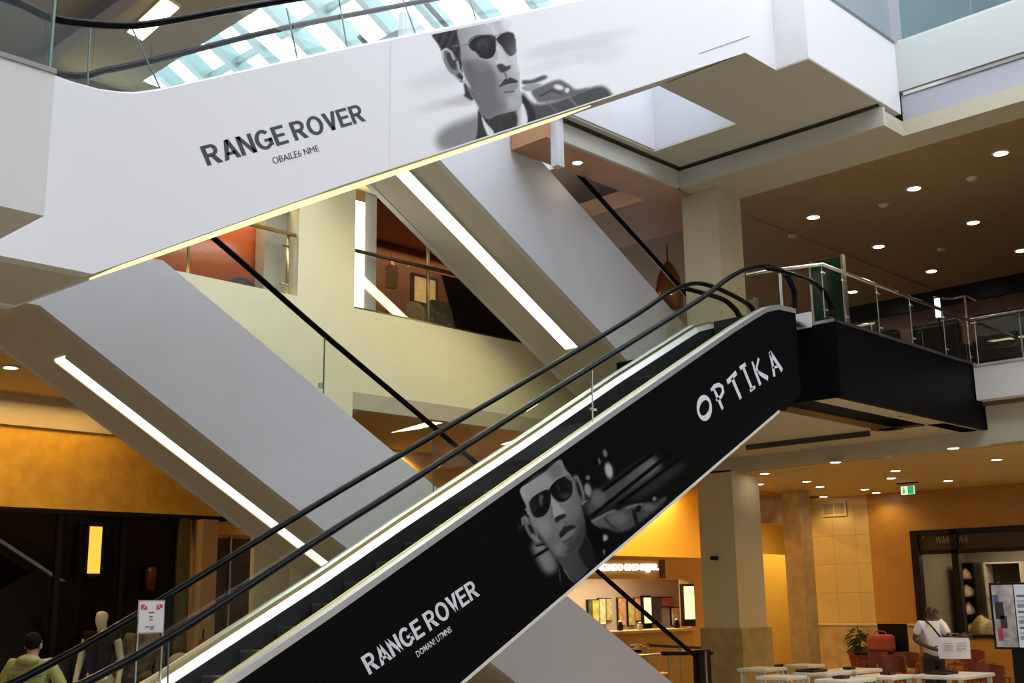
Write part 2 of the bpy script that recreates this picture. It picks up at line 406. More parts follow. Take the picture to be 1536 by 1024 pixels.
sof = [(x, z + .012) for x, z in w_bot]; sof2 = [(x, z + .12) for x, z in w_bot]
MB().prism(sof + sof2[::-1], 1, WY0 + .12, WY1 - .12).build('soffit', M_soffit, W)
fz = interp(w_bot)
MB().prism([(3.9, fz(3.9) - .004), (9.3, fz(9.3) - .004), (9.3, fz(9.3) + .03), (3.9, fz(3.9) + .03)], 1, 7.72, 8.2).build('soffit_light', emis('yellow_strip', (1, .90, .46), 1.0), W)
MB().prism([(x, z - .5) for x, z in w_top[2:-1]] + [(x, z - .42) for x, z in w_top[2:-1]][::-1], 1, WY0 + .12, WY1 - .12).build('step_band', M_step, W)
MB().tube([(x, WY0 + .03, z + .006) for x, z in w_top], .014, 6).build('panel_trim', M_steel, W)
wn = smooth_path([Vector((-4, 7.15, 5.68)), Vector((1.6, 7.15, 5.665))] + [aY(x, y, 7.15) for x, y in ((0, -5), (35, 8), (80, 28), (140, 36), (200, 38), (260, 30), (360, 12), (480, -8))] + [Vector((7.4, 7.15, 7.84)), Vector((11, 7.15, 9.76)), Vector((12.2, 7.15, 9.9))], 5)
handrail(wn, W)
wf = smooth_path([Vector((-4, 8.25, 5.68)), Vector((2.4, 8.25, 5.67))] + [aY(x, y, 8.25) for x, y in ((90, 112), (160, 105), (240, 88), (512, 25))] + [Vector((11, 8.25, 9.76)), Vector((12.2, 8.25, 9.9))], 5)
handrail(wf, W)
ztop = interp(w_top); zwn = interp([(p.x, p.z) for p in wn]); zwf = interp([(p.x, p.z) for p in wf])
jn = [-1.5, .3, 1.75, 2.98, aY(136, 120, 7.15).x, aY(225, 100, 7.15).x, aY(438, 60, 7.15).x, aY(508, 45, 7.15).x, aY(608, 20, 7.15).x, aY(712, 15, 7.15).x, 8.9, 10.2, 11.5]
glass_between(jn, lambda x: zwn(x) - .02, lambda x: ztop(x) + .004, 7.15, W, G_teal)
glass_between([-1.5, .5, 2.6, 3.6, 4.9, 6.2, 7.5, 8.8, 10.1, 11.4], lambda x: zwf(x) - .02, lambda x: ztop(x) - .05, 8.25, W, G_teal)
M_edge = mat('glass_edge', (.10, .16, .14), .3)
for (x0_, y0_), (x1_, y1_) in (((135, 41), (131, 127)), ((198, 42), (240, 132)), ((430, 12), (446, 88)), ((508, -4), (521, 73)), ((603, -6), (623, 50)), ((703, -6), (714, 30))):
    MB().tube([aY(x1_, y1_, 7.155), aY(x0_, y0_, 7.155)], .007, 6).build('pane_edge', M_edge, W)
# landing that the white escalator starts from
lb = thing('landing_balcony', (1, 6.6, 3.92), 'white balcony block at the upper left with a glass balustrade', 'balcony')
MB().box(-6, 2.64, 6.15, 7.09, 3.92, 4.77).build('balcony_body', M_block, lb)
MB().box(-6, 2.645, 6.14, 6.22, 4.77, 4.80).build('coping', M_cope, lb)
for a, b in ((-2.0, .9), (.9, 2.615)):
    MB().box(a + .006, b - .006, 6.17, 6.184, 4.80, 5.95).build('glass_panel', G_teal, lb)
    MB().box(b - .006, b + .008, 6.166, 6.188, 4.80, 5.95).build('pane_edge', mat('green_edge', (.16, .26, .22), .3), lb)
# landing bridge at the top end
wl = thing('landing_bridge', (13, 7.5, 8.33), 'white landing block at the top end of the white escalator', 'landing')
MB().box(12.262, 14.76, 6.64, 8.30, 8.345, 9.4).build('landing_body', M_white, wl)
MB().box(12.262, 14.74, 6.63, 6.66, 9.40, 9.44).build('coping', M_steel, wl)
for a, b in ((12.3, 13.5), (13.5, 14.72)):
    MB().box(a, b - .01, 6.66, 6.672, 9.44, 10.5).build('glass_panel', G_teal, wl)

# ---- two grey-white escalators that run down behind
def down_escalator(label, top, bot, xs_t, strip, hr_near, joints, floor_z, strip_mat):
    E = thing('escalator', (top[2][0], 11.55, floor_z), label, 'escalator', 'escalators of the atrium')
    Y0, Y1 = 10.8, 12.3
    MB().prism(top + bot[::-1], 1, Y0, Y0 + .1).build('side_panel', M_grey, E)
    MB().prism(top + bot[::-1], 1, Y1 - .1, Y1).build('side_panel', M_grey, E)
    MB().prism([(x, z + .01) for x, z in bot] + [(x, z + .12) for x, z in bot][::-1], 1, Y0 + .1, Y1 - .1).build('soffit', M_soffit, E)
    f = interp(bot); a, b = strip
    lx = [a + (b - a) * i / 8 for i in range(9)]
    MB().prism([(x, f(x) - .006) for x in lx] + [(x, f(x) + .03) for x in reversed(lx)], 1, 11.40, 11.64).build('soffit_light', strip_mat, E)
    for y in (11.385, 11.655):
        MB().prism([(x, f(x) - .02) for x in lx] + [(x, f(x) + .03) for x in reversed(lx)], 1, y - .012, y + .012).build('light_edge', M_soffit, E)
    t = interp(top)
    tx = [p[0] for p in top]
    MB().prism([(p[0], p[1] - .3) for p in top] + [(p[0], p[1] - .22) for p in reversed(top)], 1, Y0 + .1, Y1 - .1).build('step_band', M_step, E)
    MB().tube([(p[0], Y0 + .04, p[1] + .008) for p in top], .016, 6).build('panel_trim', M_brass, E)
    path = smooth_path(hr_near, 5); handrail(path, E, w=.04, h=.032)
    far = [Vector((p.x, 12.25, p.z)) for p in path]; handrail(far, E, w=.04, h=.032)
    hz = interp([(p.x, p.z) for p in sorted(path, key=lambda p: p.x)])
    glass_between(joints, lambda x: hz(x) - .03, lambda x: t(x) + .01, 10.85, E, G_clear)
    glass_between(joints, lambda x: hz(x) - .03, lambda x: t(x) + .01, 12.25, E, G_clear)
    return E
a_top = [(-6, 5.32), (5.95, 5.32), (12.186, 1.852), (15.0, .30), (16.6, .06)]
a_bot = [(-6, 4.64), (4.662, 4.626), (8.362, 2.436), (12.1, .22), (12.5, .02), (16.6, .0)]
hrA = [Vector((4.9, 10.85, 6.16)), Vector((5.7, 10.85, 6.13)), aY(330, 365, 10.85), aY(490, 505, 10.85), aY(715, 695, 10.85), aY(895, 855, 10.85), aY(1030, 975, 10.85) + Vector((0, 0, .02)), Vector((15.15, 10.85, .99)), Vector((15.6, 10.85, .96))]
EA = down_escalator('grey white escalator on the left running down to the ground floor', a_top, a_bot, None, (5.22, 8.75), hrA, [5.2, 6.0, aY(485, 540, 10.85).x, 10.3, 12.4, 14.4, 15.2], 0, E_stripA)
b_top = [(9.2, 9.42), (9.4, 9.42), (11.408, 8.289), (15.28, 6.104), (16.7, 5.30), (17.45, 5.22)]
b_bot = [(9.2, 7.89), (9.857, 7.514), (13.76, 5.289), (14.6, 4.81), (17.45, 4.79)]
hrB = [Vector((9.6, 10.85, 9.75)), aY(808, 195, 10.85), aY(900, 297, 10.85), aY(1015, 425, 10.85), Vector((16.3, 10.85, 6.12)), Vector((17.0, 10.85, 6.0))]
EB = down_escalator('grey white escalator in the middle with a bright light strip under it', b_top, b_bot, None, (9.7, 13.25), hrB, [9.75, 11.3, 13.0, 14.7, 16.4], 5.2, E_strip)
MB().tube([aY(485, 590, 10.84), aY(487, 506, 10.84)], .010, 6).build('pane_edge', M_edge, EA)
MB().lathe([(.03, -.03), (.03, .03)], aY(481, 578, 10.83), 10).build('glass_clip', M_steel, EA)
# newel of the left escalator at the ground floor
MB().box(15.20, 15.50, 10.80, 10.92, 0, 1.02).build('newel_block', M_blackgloss, EA)
MB().box(15.33, 15.38, 10.785, 10.80, 0, 1.0).build('newel_strip', M_steel, EA)
q = [aY(x, y, 12.25) for x, y in ((1066, 979), (1100, 976), (1120, 976), (1133, 983), (1142, 993), (1147, 1010))]
loop = smooth_path([Vector((16.2, 12.25, .9))] + q + [q[-1] + Vector((.05, 0, -.5))], 6)
handrail(loop, EA, h=.035)
MB().prism([(16.4, .1), (19.0, .1), (19.1, .5), (18.6, .8), (17.4, .84), (16.4, .84)], 1, 12.244, 12.256).build('glass_panel', G_clear, EA)

# ---- black escalator with the dark advertisement
K = thing('escalator', (4, 7.7, 0), 'black escalator in the foreground, its side carrying a dark advert with white lettering', 'escalator', 'escalators of the atrium')
KY = 7.2
def kp(x, y): p = aY(x, y, KY); return (p.x, p.z)
k_sl = [kp(x, y) for x, y in ((336, 1023), (500, 911), (685, 780), (920, 615), (1100, 491), (1130, 472), (1149, 461), (1167, 457), (1190, 462))]
ks = (k_sl[3][1] - k_sl[0][1]) / (k_sl[3][0] - k_sl[0][0])
x0s = k_sl[0][0] - (k_sl[0][1] - .34) / ks
sillp = [(.9, .30), (x0s - .4, .31), (x0s + .15, .34 + ks * .15)] + k_sl
x_end = 12.50
sillp[-1] = (x_end, sillp[-1][1])
kb_a, kb_b = kp(690, 1024), kp(1168, 615)
kbot = [(.9, .0), (4.55, .0), kb_a, kb_b, (12.1, 3.95), (12.50, 4.2)]
z_sill = interp(sillp)
FY = 8.13
def fp(x, y): q_ = aY(x, y, FY); return (q_.x, q_.z)
farp = [(1.0, .2), (2.2, .22), (3.0, .55)] + [fp(x, y) for x, y in ((240, 1013), (477, 860), (600, 776), (778, 660), (920, 564), (1024, 498), (1042, 487), (1062, 482), (1090, 486))]
z_far = interp(farp); far_top = [(x, z - .19) for x, z in farp]
kbot_far = [(1.0, 0), (4.4, 0)] + [(x, z - 1.6) for x, z in farp if x > 5.2]
panel_top = [(x, z - .058) for x, z in sillp]
kpan = MB().prism(panel_top + kbot[::-1], 1, KY, KY + .06).build('side_panel', M_black, K)
MB().prism(far_top + kbot_far[::-1], 1, 8.18, 8.24).build('side_panel', M_black, K)
MB().prism([(x, z + .03) for x, z in kbot] + [(x, z + .12) for x, z in kbot][::-1], 1, KY + .06, 8.18).build('soffit', M_beige, K)
MB().prism([(4.6, .0), kb_a, kb_b, (kb_b[0], kb_b[1] - .028), (kb_a[0], kb_a[1] - .028), (4.66, -.0)], 1, KY - .012, KY + .05).build('bottom_trim', mat('pale_trim', (.62, .60, .52), .4), K)
# near and far decks: aluminium covers beside the glass
def deck(y_out, y_in, name, prof_):
    n = len(prof_)
    vs = []; 
    for x, z in prof_: vs += [(x, y_out, z - .060), (x, y_out, z), (x, (y_out + y_in) / 2, z + .006), (x, y_in, z - .012), (x, y_in, z - .05)]
    fs = []
    for i in range(n - 1):
        for j in range(4): fs.append((5*i+j, 5*i+j+1, 5*i+5+j+1, 5*i+5+j))
    MB().add(vs, fs).build(name, M_deck, K)
deck(KY - .006, KY + .11, 'deck_trim', sillp)
deck(8.24, 8.13, 'deck_trim', farp)
def sloped(y0, dz0, y1, dz1, name, mt, prof_):
    vs = []; fs = []
    for x, z in prof_: vs += [(x, y0, z + dz0), (x, y1, z + dz1)]
    for i in range(len(prof_) - 1): fs.append((2*i, 2*i+1, 2*i+3, 2*i+2))
    o = MB().add(vs, fs).build(name, mt, K)
    s = o.modifiers.new('thickness', 'SOLIDIFY'); s.thickness = .006
    return o
sloped(7.31, -.02, 7.34, -.16, 'inner_deck', M_brass, sillp)
sloped(8.13, .0, 8.125, -.038, 'glass_clamp', M_brass, farp)
sloped(8.125, -.038, 8.07, -.10, 'inner_deck', M_deck, farp)
sloped(7.30, .012, 7.31, -.02, 'glass_clamp', M_brass, sillp)
M_skirt = mat('skirt_metal', (.018, .018, .02), .5, spec=.2)
sloped(7.36, -.16, 7.36, -.62, 'skirt', M_skirt, sillp)
sloped(8.07, -.10, 8.05, -.7, 'skirt', M_skirt, farp)
# steps
sx, sz = 4.906, 1.275
pitch_x, pitch_z = .3335, .1728
k0 = -9
nst = 0
for i in range(-9, 20):
    x = sx + i * pitch_x; z = sz + i * pitch_z
    if z < .0: continue
    if x > 11.6: break
    st = MB().box(x, x + pitch_x + .02, 7.365, 8.035, z - .03, z).box(x, x + .02, 7.365, 8.035, z - pitch_z, z - .03).build('step', M_step, K)
    MB().box(x - .006, x + .03, 7.37, 8.03, z - .012, z + .004).build('nosing', M_stepedge, st)
MB().box(12.1, 13.05, 7.365, 8.035, 5.16, 5.19).build('comb_plate', M_steel, K)
MB().box(11.95, 12.46, 7.365, 8.035, 4.5, 5.16).build('landing_pan', M_skirt, K)
MB().box(.9, 2.2, 7.365, 8.035, .02, .06).build('comb_plate', M_steel, K)
# handrails
hk = smooth_path([Vector((1.2, 7.27, .9)), Vector((1.9, 7.27, .98))] + [aY(x, y, 7.27) for x, y in ((127, 1024), (512, 787), (780, 617), (1000, 480), (1054, 446), (1090, 419), (1118, 404), (1145, 399), (1168, 404), (1182, 417), (1191, 438), (1191, 462))], 6)
handrail(hk, K, w=.04, h=.027)
hk2 = smooth_path([aY(x, y, 7.08) for x, y in ((1152, 402), (1190, 412), (1218, 423), (1236, 440), (1246, 460), (1246, 474))], 6)
handrail(hk2, K, w=.04, h=.027)
hf = smooth_path([Vector((1.4, 8.12, .9)), Vector((2.1, 8.12, .98))] + [aY(x, y, 8.12) for x, y in ((30, 1019), (512, 734), (914, 497), (1000, 441), (1025, 429), (1048, 425), (1075, 432), (1105, 446), (1125, 459), (1137, 478))], 6)
handrail(hf, K, w=.04, h=.027)
hf2 = smooth_path([aY(x, y, 8.02) for x, y in ((1030, 433), (1080, 447), (1098, 459), (1108, 472), (1113, 487))], 6)
handrail(hf2, K, w=.04, h=.027)
zk = interp([(p.x, p.z) for p in hk[:60]]); zf = interp([(p.x, p.z) for p in hf[:50]])
xj = aY(888, 560, 7.27).x
glass_between([1.4, 2.6, aY(245, 980, 7.27).x + .35, 6.2, xj, 10.3, 11.6, 12.4], lambda x: zk(x) - .035, lambda x: z_sill(x) + .005, 7.27, K, G_clear, gap=.003)
glass_between([1.4, 3.0, 4.6, 6.3, aY(648, 680, 8.12).x, 9.4, 11.0, 12.6, 13.4], lambda x: zf(x) - .035, lambda x: z_far(x) + .004, 8.14, K, G_clear, gap=.003)
MB().tube([aY(650, 738, 8.13), aY(650, 652, 8.13)], .006, 6).build('pane_edge', M_edge, K)
MB().tube([aY(251, 1050, 7.265), aY(253, 962, 7.265)], .006, 6).build('pane_edge', M_edge, K)
# joint profile on the near glass
pj = aY(888, 555, 7.262); pk = aY(889, 632, 7.262)
MB().tube([pk, pj], .008, 8).build('glass_joint', M_chrome, K)
MB().tube([pk + Vector((-.05, -.01, .12)), pk + Vector((.05, -.01, .12))], .012, 8).build('glass_clip', M_chrome, K)

# ------------------------------------------------------------------ landing bridge of the black escalator
br = thing('landing_bridge', (15, 8, 4.2), 'black clad landing bridge at the top of the black escalator', 'landing')
MB().box(13.08, 17.46, 7.0, 7.06, 4.2, 5.16).build('side_cladding', M_black, br)
MB().box(13.06, 13.10, 7.0, 10.5, 4.2, 5.16).build('end_cladding', M_black, br)
MB().box(13.1, 17.46, 7.06, 10.5, 4.9, 5.15).build('deck', M_beige, br)
MB().box(13.07, 17.5, 6.985, 7.02, 5.16, 5.2).build('coping', M_steel, br)
MB().box(13.05, 13.09, 6.985, 7.6, 5.16, 5.2).build('coping', M_steel, br)
MB().box(13.04, 13.07, 7.30, 7.60, 5.14, 5.34).build('end_plate', M_white, br)
MB().box(13.1, 17.46, 7.06, 7.36, 4.2, 4.26).build('soffit_edge', M_beige, br)
MB().box(13.1, 16.3, 7.36, 7.74, 4.32, 4.38).build('soffit_panel', M_grey, br)
MB().box(13.08, 16.3, 7.74, 8.02, 4.18, 4.5).build('cross_beam', M_blackgloss, br)
MB().box(16.0, 16.2, 7.36, 8.1, 4.18, 4.5).build('cross_beam', M_blackgloss, br)
MB().box(13.1, 16.25, 8.02, 10.5, 4.21, 4.3).build('soffit_panel', M_beige, br)
MB().box(16.3, 17.46, 7.36, 8.1, 4.22, 4.28).build('soffit_panel', M_beige, br)
p = aZ(1348, 624, 4.2); MB().lathe([(.05, 0), (.05, -.015)], (p.x, 7.2, 4.2), 16).build('soffit_lamp', M_steel, br)

# glass balustrade on the bridge and along the upper floor
bal = thing('glass_balustrade', (15, 7.03, 5.2), 'glass balustrade with a round steel rail on the black landing bridge', 'balustrade')
rz = 5.88
MB().tube([(12.55, 7.9, rz - .02), (12.72, 7.5, rz), (12.93, 7.03, rz + .01), (17.3, 7.03, rz)], .024, 12).build('rail', M_chrome, bal, smooth=True)
px = [12.95] + [aY(x, 450, 7.03).x for x in (1268, 1318, 1366, 1414)] + [17.3]
for i in range(len(px)):
    x = px[i]
    MB().tube([(x, 7.05, 5.2), (x, 7.05, rz)], .007, 8).build('post', M_chrome, bal)
    for z in (5.3, 5.78): MB().tube([(x - .04, 7.03, z), (x + .04, 7.03, z)], .014, 8).build('clamp', M_chrome, bal)
    if i: MB().box(px[i-1] + .01, x - .01, 7.034, 7.044, 5.22, 5.84).build('glass_panel', G_clear, bal)
MB().tube([(12.62, 7.45, 5.2), (12.62, 7.45, 5.86)], .02, 10).build('post', M_steel, bal)
bal2 = thing('glass_balustrade', (17.3, 4, 5.2), 'glass balustrade with steel rail above the white floor edge at the right border', 'balustrade')
MB().tube([(17.32, 7.0, rz), (17.32, -3, rz)], .026, 12).build('rail', M_chrome, bal2, smooth=True)
ys = [6.95, 6.28, 5.6, 4.9, 4.2, 3.5]
for i, y in enumerate(ys):
    MB().tube([(17.34, y, 5.12), (17.34, y, rz)], .009, 8).build('post', M_chrome, bal2)
    MB().tube([(17.3, y - .05, rz - .06), (17.3, y + .05, rz - .06)], .016, 8).build('clamp', M_chrome, bal2)
    if i: MB().box(17.325, 17.335, y + .012, ys[i-1] - .012, 5.14, 5.84).build('glass_panel', G_open, bal2)
MB().box(17.18, 17.48, -3, 6.98, 5.12, 5.16).build('coping', M_steel, bal2)
bal3 = thing('glass_balustrade', (17.3, 9.8, 5.2), 'low steel and glass railing behind the column on the upper landing', 'balustrade')
MB().tube([(17.0, 10.6, 6.06), (17.0, 8.4, 6.02)], .024, 12).build('rail', M_chrome, bal3, smooth=True)
for y in (10.5, 9.8, 9.1, 8.45):
    MB().tube([(17.0, y, 5.2), (17.0, y, 6.03)], .01, 8).build('post', M_chrome, bal3)
for a, b in ((10.5, 9.8), (9.8, 9.1), (9.1, 8.45)):
    MB().box(16.995, 17.005, b + .01, a - .01, 5.24, 5.98).build('glass_panel', G_clear, bal3)
bal4 = thing('glass_balustrade', (14.8, 3, 9.4), 'teal glass balustrade of the second floor at the upper right', 'balustrade')
for a, b in ((6.55, 5.55), (5.55, 3.6), (3.6, 1.6)):
    MB().box(14.80, 14.812, b + .006, a - .006, 9.42, 10.6).build('glass_panel', glass('sea_glass', (.70, .84, .83)) if 'sea_glass' not in MATS else MATS['sea_glass'], bal4)
MB().box(14.76, 14.86, 1, 6.6, 9.40, 9.44).build('coping', M_steel, bal4)
bal5 = thing('glass_balustrade', (13.4, 9.3, 9.4), 'small glass balustrade at the edge of the skylit well', 'balustrade')
MB().box(13.36, 13.372, 8.42, 9.88, 9.40, 10.3).build('glass_panel', MATS['sea_glass'], bal5)
MB().box(11.4, 13.35, 9.88, 9.892, 9.40, 10.3).build('glass_panel', MATS['sea_glass'], bal5)
# railing in the openings of the cream wall
rl = thing('opening_railing', (9, 12.75, 5.86), 'steel handrail with glass in the opening left of the cream pier', 'railing')
MB().tube([(5.0, 12.76, 6.70), (8.96, 12.76, 6.73)], .03, 12).build('rail', M_brass, rl, smooth=True)
MB().tube([(8.86, 12.78, 5.86), (8.86, 12.78, 6.7)], .022, 10).build('post', M_brass, rl, smooth=True)
MB().tube([(7.36, 12.78, 5.86), (7.36, 12.78, 6.7)], .022, 10).build('post', M_brass, rl, smooth=True)
for z in (6.0, 6.55): MB().tube([(8.74, 12.76, z), (8.86, 12.76, z)], .018, 8).build('clamp', M_steel, rl)
for a, b in ((5.4, 7.33), (7.39, 8.82)): MB().box(a, b, 12.77, 12.78, 5.88, 6.66).build('glass_panel', G_clear, rl)
rr = thing('opening_railing', (11.5, 12.75, 5.86), 'dark handrail with glass in the opening right of the bright light column', 'railing')
MB().tube([(9.96, 12.76, 6.73), (15.2, 12.76, 6.80)], .03, 12).build('rail', mat('dark_bronze', (.10, .08, .05), .3, .8), rr, smooth=True)
p = aY(642, 430, 12.78).x
MB().tube([(p, 12.78, 5.86), (p, 12.78, 7.2)], .026, 10).build('post', M_brass, rr, smooth=True)
for a, b in ((9.97, p - .03), (p + .03, 13.2), (13.22, 15.2)): MB().box(a, b, 12.77, 12.78, 5.88, 6.7).build('glass_panel', G_open, rr)
MB().box(9.96, 15.3, 12.70, 12.84, 5.86, 5.885).build('sill', mat('dark_bronze', (.1, .08, .05)), rr)
# ------------------------------------------------------------------ printed adverts
def sdf_mask(pts, X, Y, soft):
    inside = np.zeros(X.shape, bool); dist = np.full(X.shape, 1e9); n = len(pts)
    for i in range(n):
        x1, y1 = pts[i]; x2, y2 = pts[(i + 1) % n]
        if y1 != y2:
            c = ((y1 > Y) != (y2 > Y)) & (X < (x2 - x1) * (Y - y1) / (y2 - y1) + x1); inside ^= c
        dx, dy = x2 - x1, y2 - y1; L = dx * dx + dy * dy + 1e-9
        t = np.clip(((X - x1) * dx + (Y - y1) * dy) / L, 0, 1)
        dist = np.minimum(dist, np.hypot(X - x1 - t * dx, Y - y1 - t * dy))
    d = np.where(inside, dist, -dist)
    t = np.clip(d / (2 * soft) + .5, 0, 1); return t * t * (3 - 2 * t)
def spline(pts, n=5):
    out = []; k = len(pts)
    for i in range(k):
        p0, p1, p2, p3 = (np.array(pts[(i + j) % k], float) for j in (-1, 0, 1, 2))
        for j in range(n):
            t = j / n; out.append(tuple(.5 * (2*p1 + (p2-p0)*t + (2*p0-5*p1+4*p2-p3)*t*t + (3*p1-p0-3*p2+p3)*t**3)))
    return out
class Ink:
    def __init__(s, X, Y, bg): s.X, s.Y = X, Y; s.g = np.zeros(X.shape) + bg
    def put(s, m, v): s.g = s.g * (1 - m) + v * m
    def poly(s, pts, v, soft=3, a=1, curve=True): s.put(a * sdf_mask(spline(pts) if curve else pts, s.X, s.Y, soft), v)
    def ell(s, c, r, v, soft=.3, rot=0, a=1):
        ca, sa = math.cos(math.radians(rot)), math.sin(math.radians(rot))
        dx, dy = s.X - c[0], s.Y - c[1]; u = (dx * ca + dy * sa) / r[0]; w = (-dx * sa + dy * ca) / r[1]
        d = 1 - np.hypot(u, w); t = np.clip(d / (2 * soft) + .5, 0, 1); s.put(a * t * t * (3 - 2 * t), v)
    def line(s, pts, w, v, soft=2, a=1):
        dist = np.full(s.X.shape, 1e9)
        for (x1, y1), (x2, y2) in zip(pts[:-1], pts[1:]):
            dx, dy = x2 - x1, y2 - y1; L = dx * dx + dy * dy + 1e-9
            t = np.clip(((s.X - x1) * dx + (s.Y - y1) * dy) / L, 0, 1)
            dist = np.minimum(dist, np.hypot(s.X - x1 - t * dx, s.Y - y1 - t * dy))
        t = np.clip((w / 2 - dist) / (2 * soft) + .5, 0, 1); s.put(a * t * t * (3 - 2 * t), v)

def advert_light(X, Y):
    k = Ink(X, Y, .985); S = lambda x, y, w, h: np.clip(((X - x) / w), 0, 1)
    # blurred street behind
    for c, r, v, a in (((1150, 200), (330, 45), .90, .8), ((250, 420), (260, 60), .90, .7), ((1000, 330), (260, 40), .92, .7), ((260, 600), (220, 40), .88, .7), ((900, 250), (160, 50), .90, .6), ((1280, 260), (150, 80), .90, .6)):
        k.ell(c, r, v, .5, -14, a)
    k.poly([(180, 800), (430, 690), (520, 720), (500, 930), (200, 930)], .50, 45, .85)
    k.poly([(210, 610), (340, 560), (400, 580), (380, 620)], .80, 25, .8)
    # shoulder and sleeve on the right
    k.poly([(735, 545), (800, 600), (870, 615), (1010, 580), (1150, 520), (1290, 495), (1350, 590), (1200, 700), (900, 780), (760, 760)], .34, 20)
    k.poly([(800, 520), (870, 490), (980, 450), (1050, 480), (1100, 515), (1180, 510), (1060, 570), (880, 605), (830, 585)], .44, 14)
    k.poly([(740, 455), (800, 450), (885, 420), (905, 438), (830, 470), (750, 482)], .36, 12)
    k.poly([(735, 500), (800, 480), (870, 480), (810, 520), (760, 525)], .66, 7)
    k.ell((985, 500), (34, 17), .93, .4, 15); k.ell((1042, 521), (16, 17), .93, .4)
    k.line([(860, 560), (940, 520), (1000, 545)], 10, .26, 6); k.line([(900, 600), (970, 660)], 8, .5, 6); k.line([(1060, 575), (1120, 640)], 10, .55, 8)
    k.line([(840, 602), (960, 590), (1070, 560)], 3, .60, 2)
    k.poly([(735, 560), (790, 610), (830, 700), (790, 760), (740, 720)], .20, 6)
    # hair, back of head
    k.poly([(124, 136), (215, 105), (320, 80), (318, 180), (325, 300), (335, 460), (300, 440), (240, 340), (205, 290), (170, 215)], .22 + .05 * np.sin(X * .12 + Y * .05), 4)
    k.poly([(345, 470), (350, 540), (345, 560), (400, 590), (410, 540)], .25, 8)
    # neck, jacket left, collar
    k.poly([(400, 540), (560, 640), (735, 610), (775, 740), (620, 800), (520, 830), (455, 660)], .25 + .12 * np.clip((X - 560) / 180, 0, 1), 5)
    k.poly([(440, 650), (475, 700), (525, 835), (430, 880), (330, 900), (425, 845)], .24, 5)
    k.poly([(462, 690), (490, 740), (545, 806), (515, 838), (480, 770)], .93, 3)
    k.poly([(690, 690), (735, 600), (774, 735), (700, 770)], .55 + .4 * np.clip((X - 690) / 50, 0, 1), 4)
    k.poly([(600, 720), (690, 670), (700, 760), (620, 800)], .24, 8)
    # face
    face = [(300, 92), (430, 58), (590, 36), (625, 90), (660, 130), (690, 180), (702, 260), (704, 330), (716, 380), (722, 440), (720, 490), (730, 550), (734, 615), (705, 655), (650, 668), (570, 690), (500, 715), (455, 640), (425, 590), (390, 500), (352, 430), (325, 330), (315, 210)]
    shade = .80 - .26 * np.clip((Y - 190) / 420, 0, 1) - .18 * np.clip((460 - X) / 160, 0, 1) + .16 * np.clip((X - 590) / 130, 0, 1)
    k.poly(face, np.clip(shade, .2, .9), 3)
    k.poly([(345, 330), (430, 330), (520, 360), (565, 440), (570, 560), (600, 640), (540, 690), (480, 690), (420, 580), (365, 440)], .36 + .10 * np.clip((Y - 330) / 300, 0, 1), 26, .75)
    k.ell((460, 350), (70, 45), .52, .5, 20, .7); k.ell((410, 120), (70, 60), .70, .5, 0, .5)
    k.poly([(600, 90), (640, 110), (665, 60), (600, 30)], .92, 10, .8)
    k.line([(500, 70), (540, 110), (552, 170)], 14, .93, 8, .6); k.line([(525, 60), (560, 130)], 7, .95, 5, .7)
    k.ell((670, 605), (48, 42), .74, .5, 0, .9); k.ell((612, 610), (30, 30), .50, .5, 0, .5)
    # ear
    k.ell((255, 330), (44, 98), .50, .12, -24); k.ell((258, 320), (28, 66), .27, .3, -24)
    k.line([(200, 300), (196, 255), (222, 240), (255, 262), (275, 310)], 13, .82, 5); k.line([(215, 300), (250, 385), (300, 400)], 7, .62, 4)
    k.line([(300, 330), (310, 380), (345, 430), (350, 460)], 12, .80, 5); k.line([(270, 410), (300, 440), (340, 462)], 12, .66, 6)
    k.line([(355, 465), (400, 560), (455, 660), (470, 690)], 7, .78, 4, .8)
    # nose
    k.poly([(560, 195), (590, 235), (640, 315), (658, 350), (640, 365), (600, 345), (570, 345), (574, 280)], .84, 5)
    k.poly([(566, 350), (600, 342), (630, 358), (657, 352), (655, 375), (632, 390), (605, 402), (580, 385)], .26, 6)
    k.line([(655, 300), (690, 330), (705, 390)], 16, .88, 9, .7); k.line([(560, 320), (568, 345)], 10, .9, 5, .8)
    k.line([(618, 400), (632, 430)], 14, .46, 6)
    # mouth
    k.poly([(578, 500), (600, 470), (625, 440), (640, 446), (655, 434), (700, 452), (706, 468), (650, 478), (605, 492)], .26, 4)
    k.poly([(598, 505), (640, 490), (704, 473), (708, 500), (680, 518), (640, 525), (612, 520)], .60, 4)
    k.line([(620, 535), (680, 528)], 12, .38, 7)
    # glasses
    k.poly([(372, 208), (385, 175), (430, 148), (500, 143), (550, 150), (562, 195), (556, 262), (530, 302), (490, 314), (448, 302), (418, 262), (390, 245)], .15 + .12 * np.clip((X - 440) / 200, 0, 1) * np.clip((250 - Y) / 100, 0, 1), 2.5)
    k.poly([(562, 178), (590, 145), (630, 128), (672, 132), (692, 176), (698, 250), (682, 280), (655, 290), (628, 268), (600, 225)], .18 + .30 * np.clip((X - 600) / 100, 0, 1) * np.clip((Y - 120) / 120, 0, 1), 2.5)
    k.ell((470, 215), (40, 40), .32, .5, 0, .8); k.ell((475, 240), (20, 30), .20, .5)
    k.line([(375, 205), (400, 170), (450, 148), (520, 143), (552, 155), (600, 135), (640, 125), (680, 135), (694, 185), (698, 255)], 6, .55, 2)
    k.line([(420, 265), (450, 303), (495, 315), (535, 302)], 5, .8, 2); k.line([(550, 180), (575, 178)], 7, .3, 2)
    k.line([(256, 232), (266, 222), (330, 216), (385, 208)], 6, .35, 2); k.line([(270, 220), (380, 215)], 2.5, .7, 1.5)
    return k.g
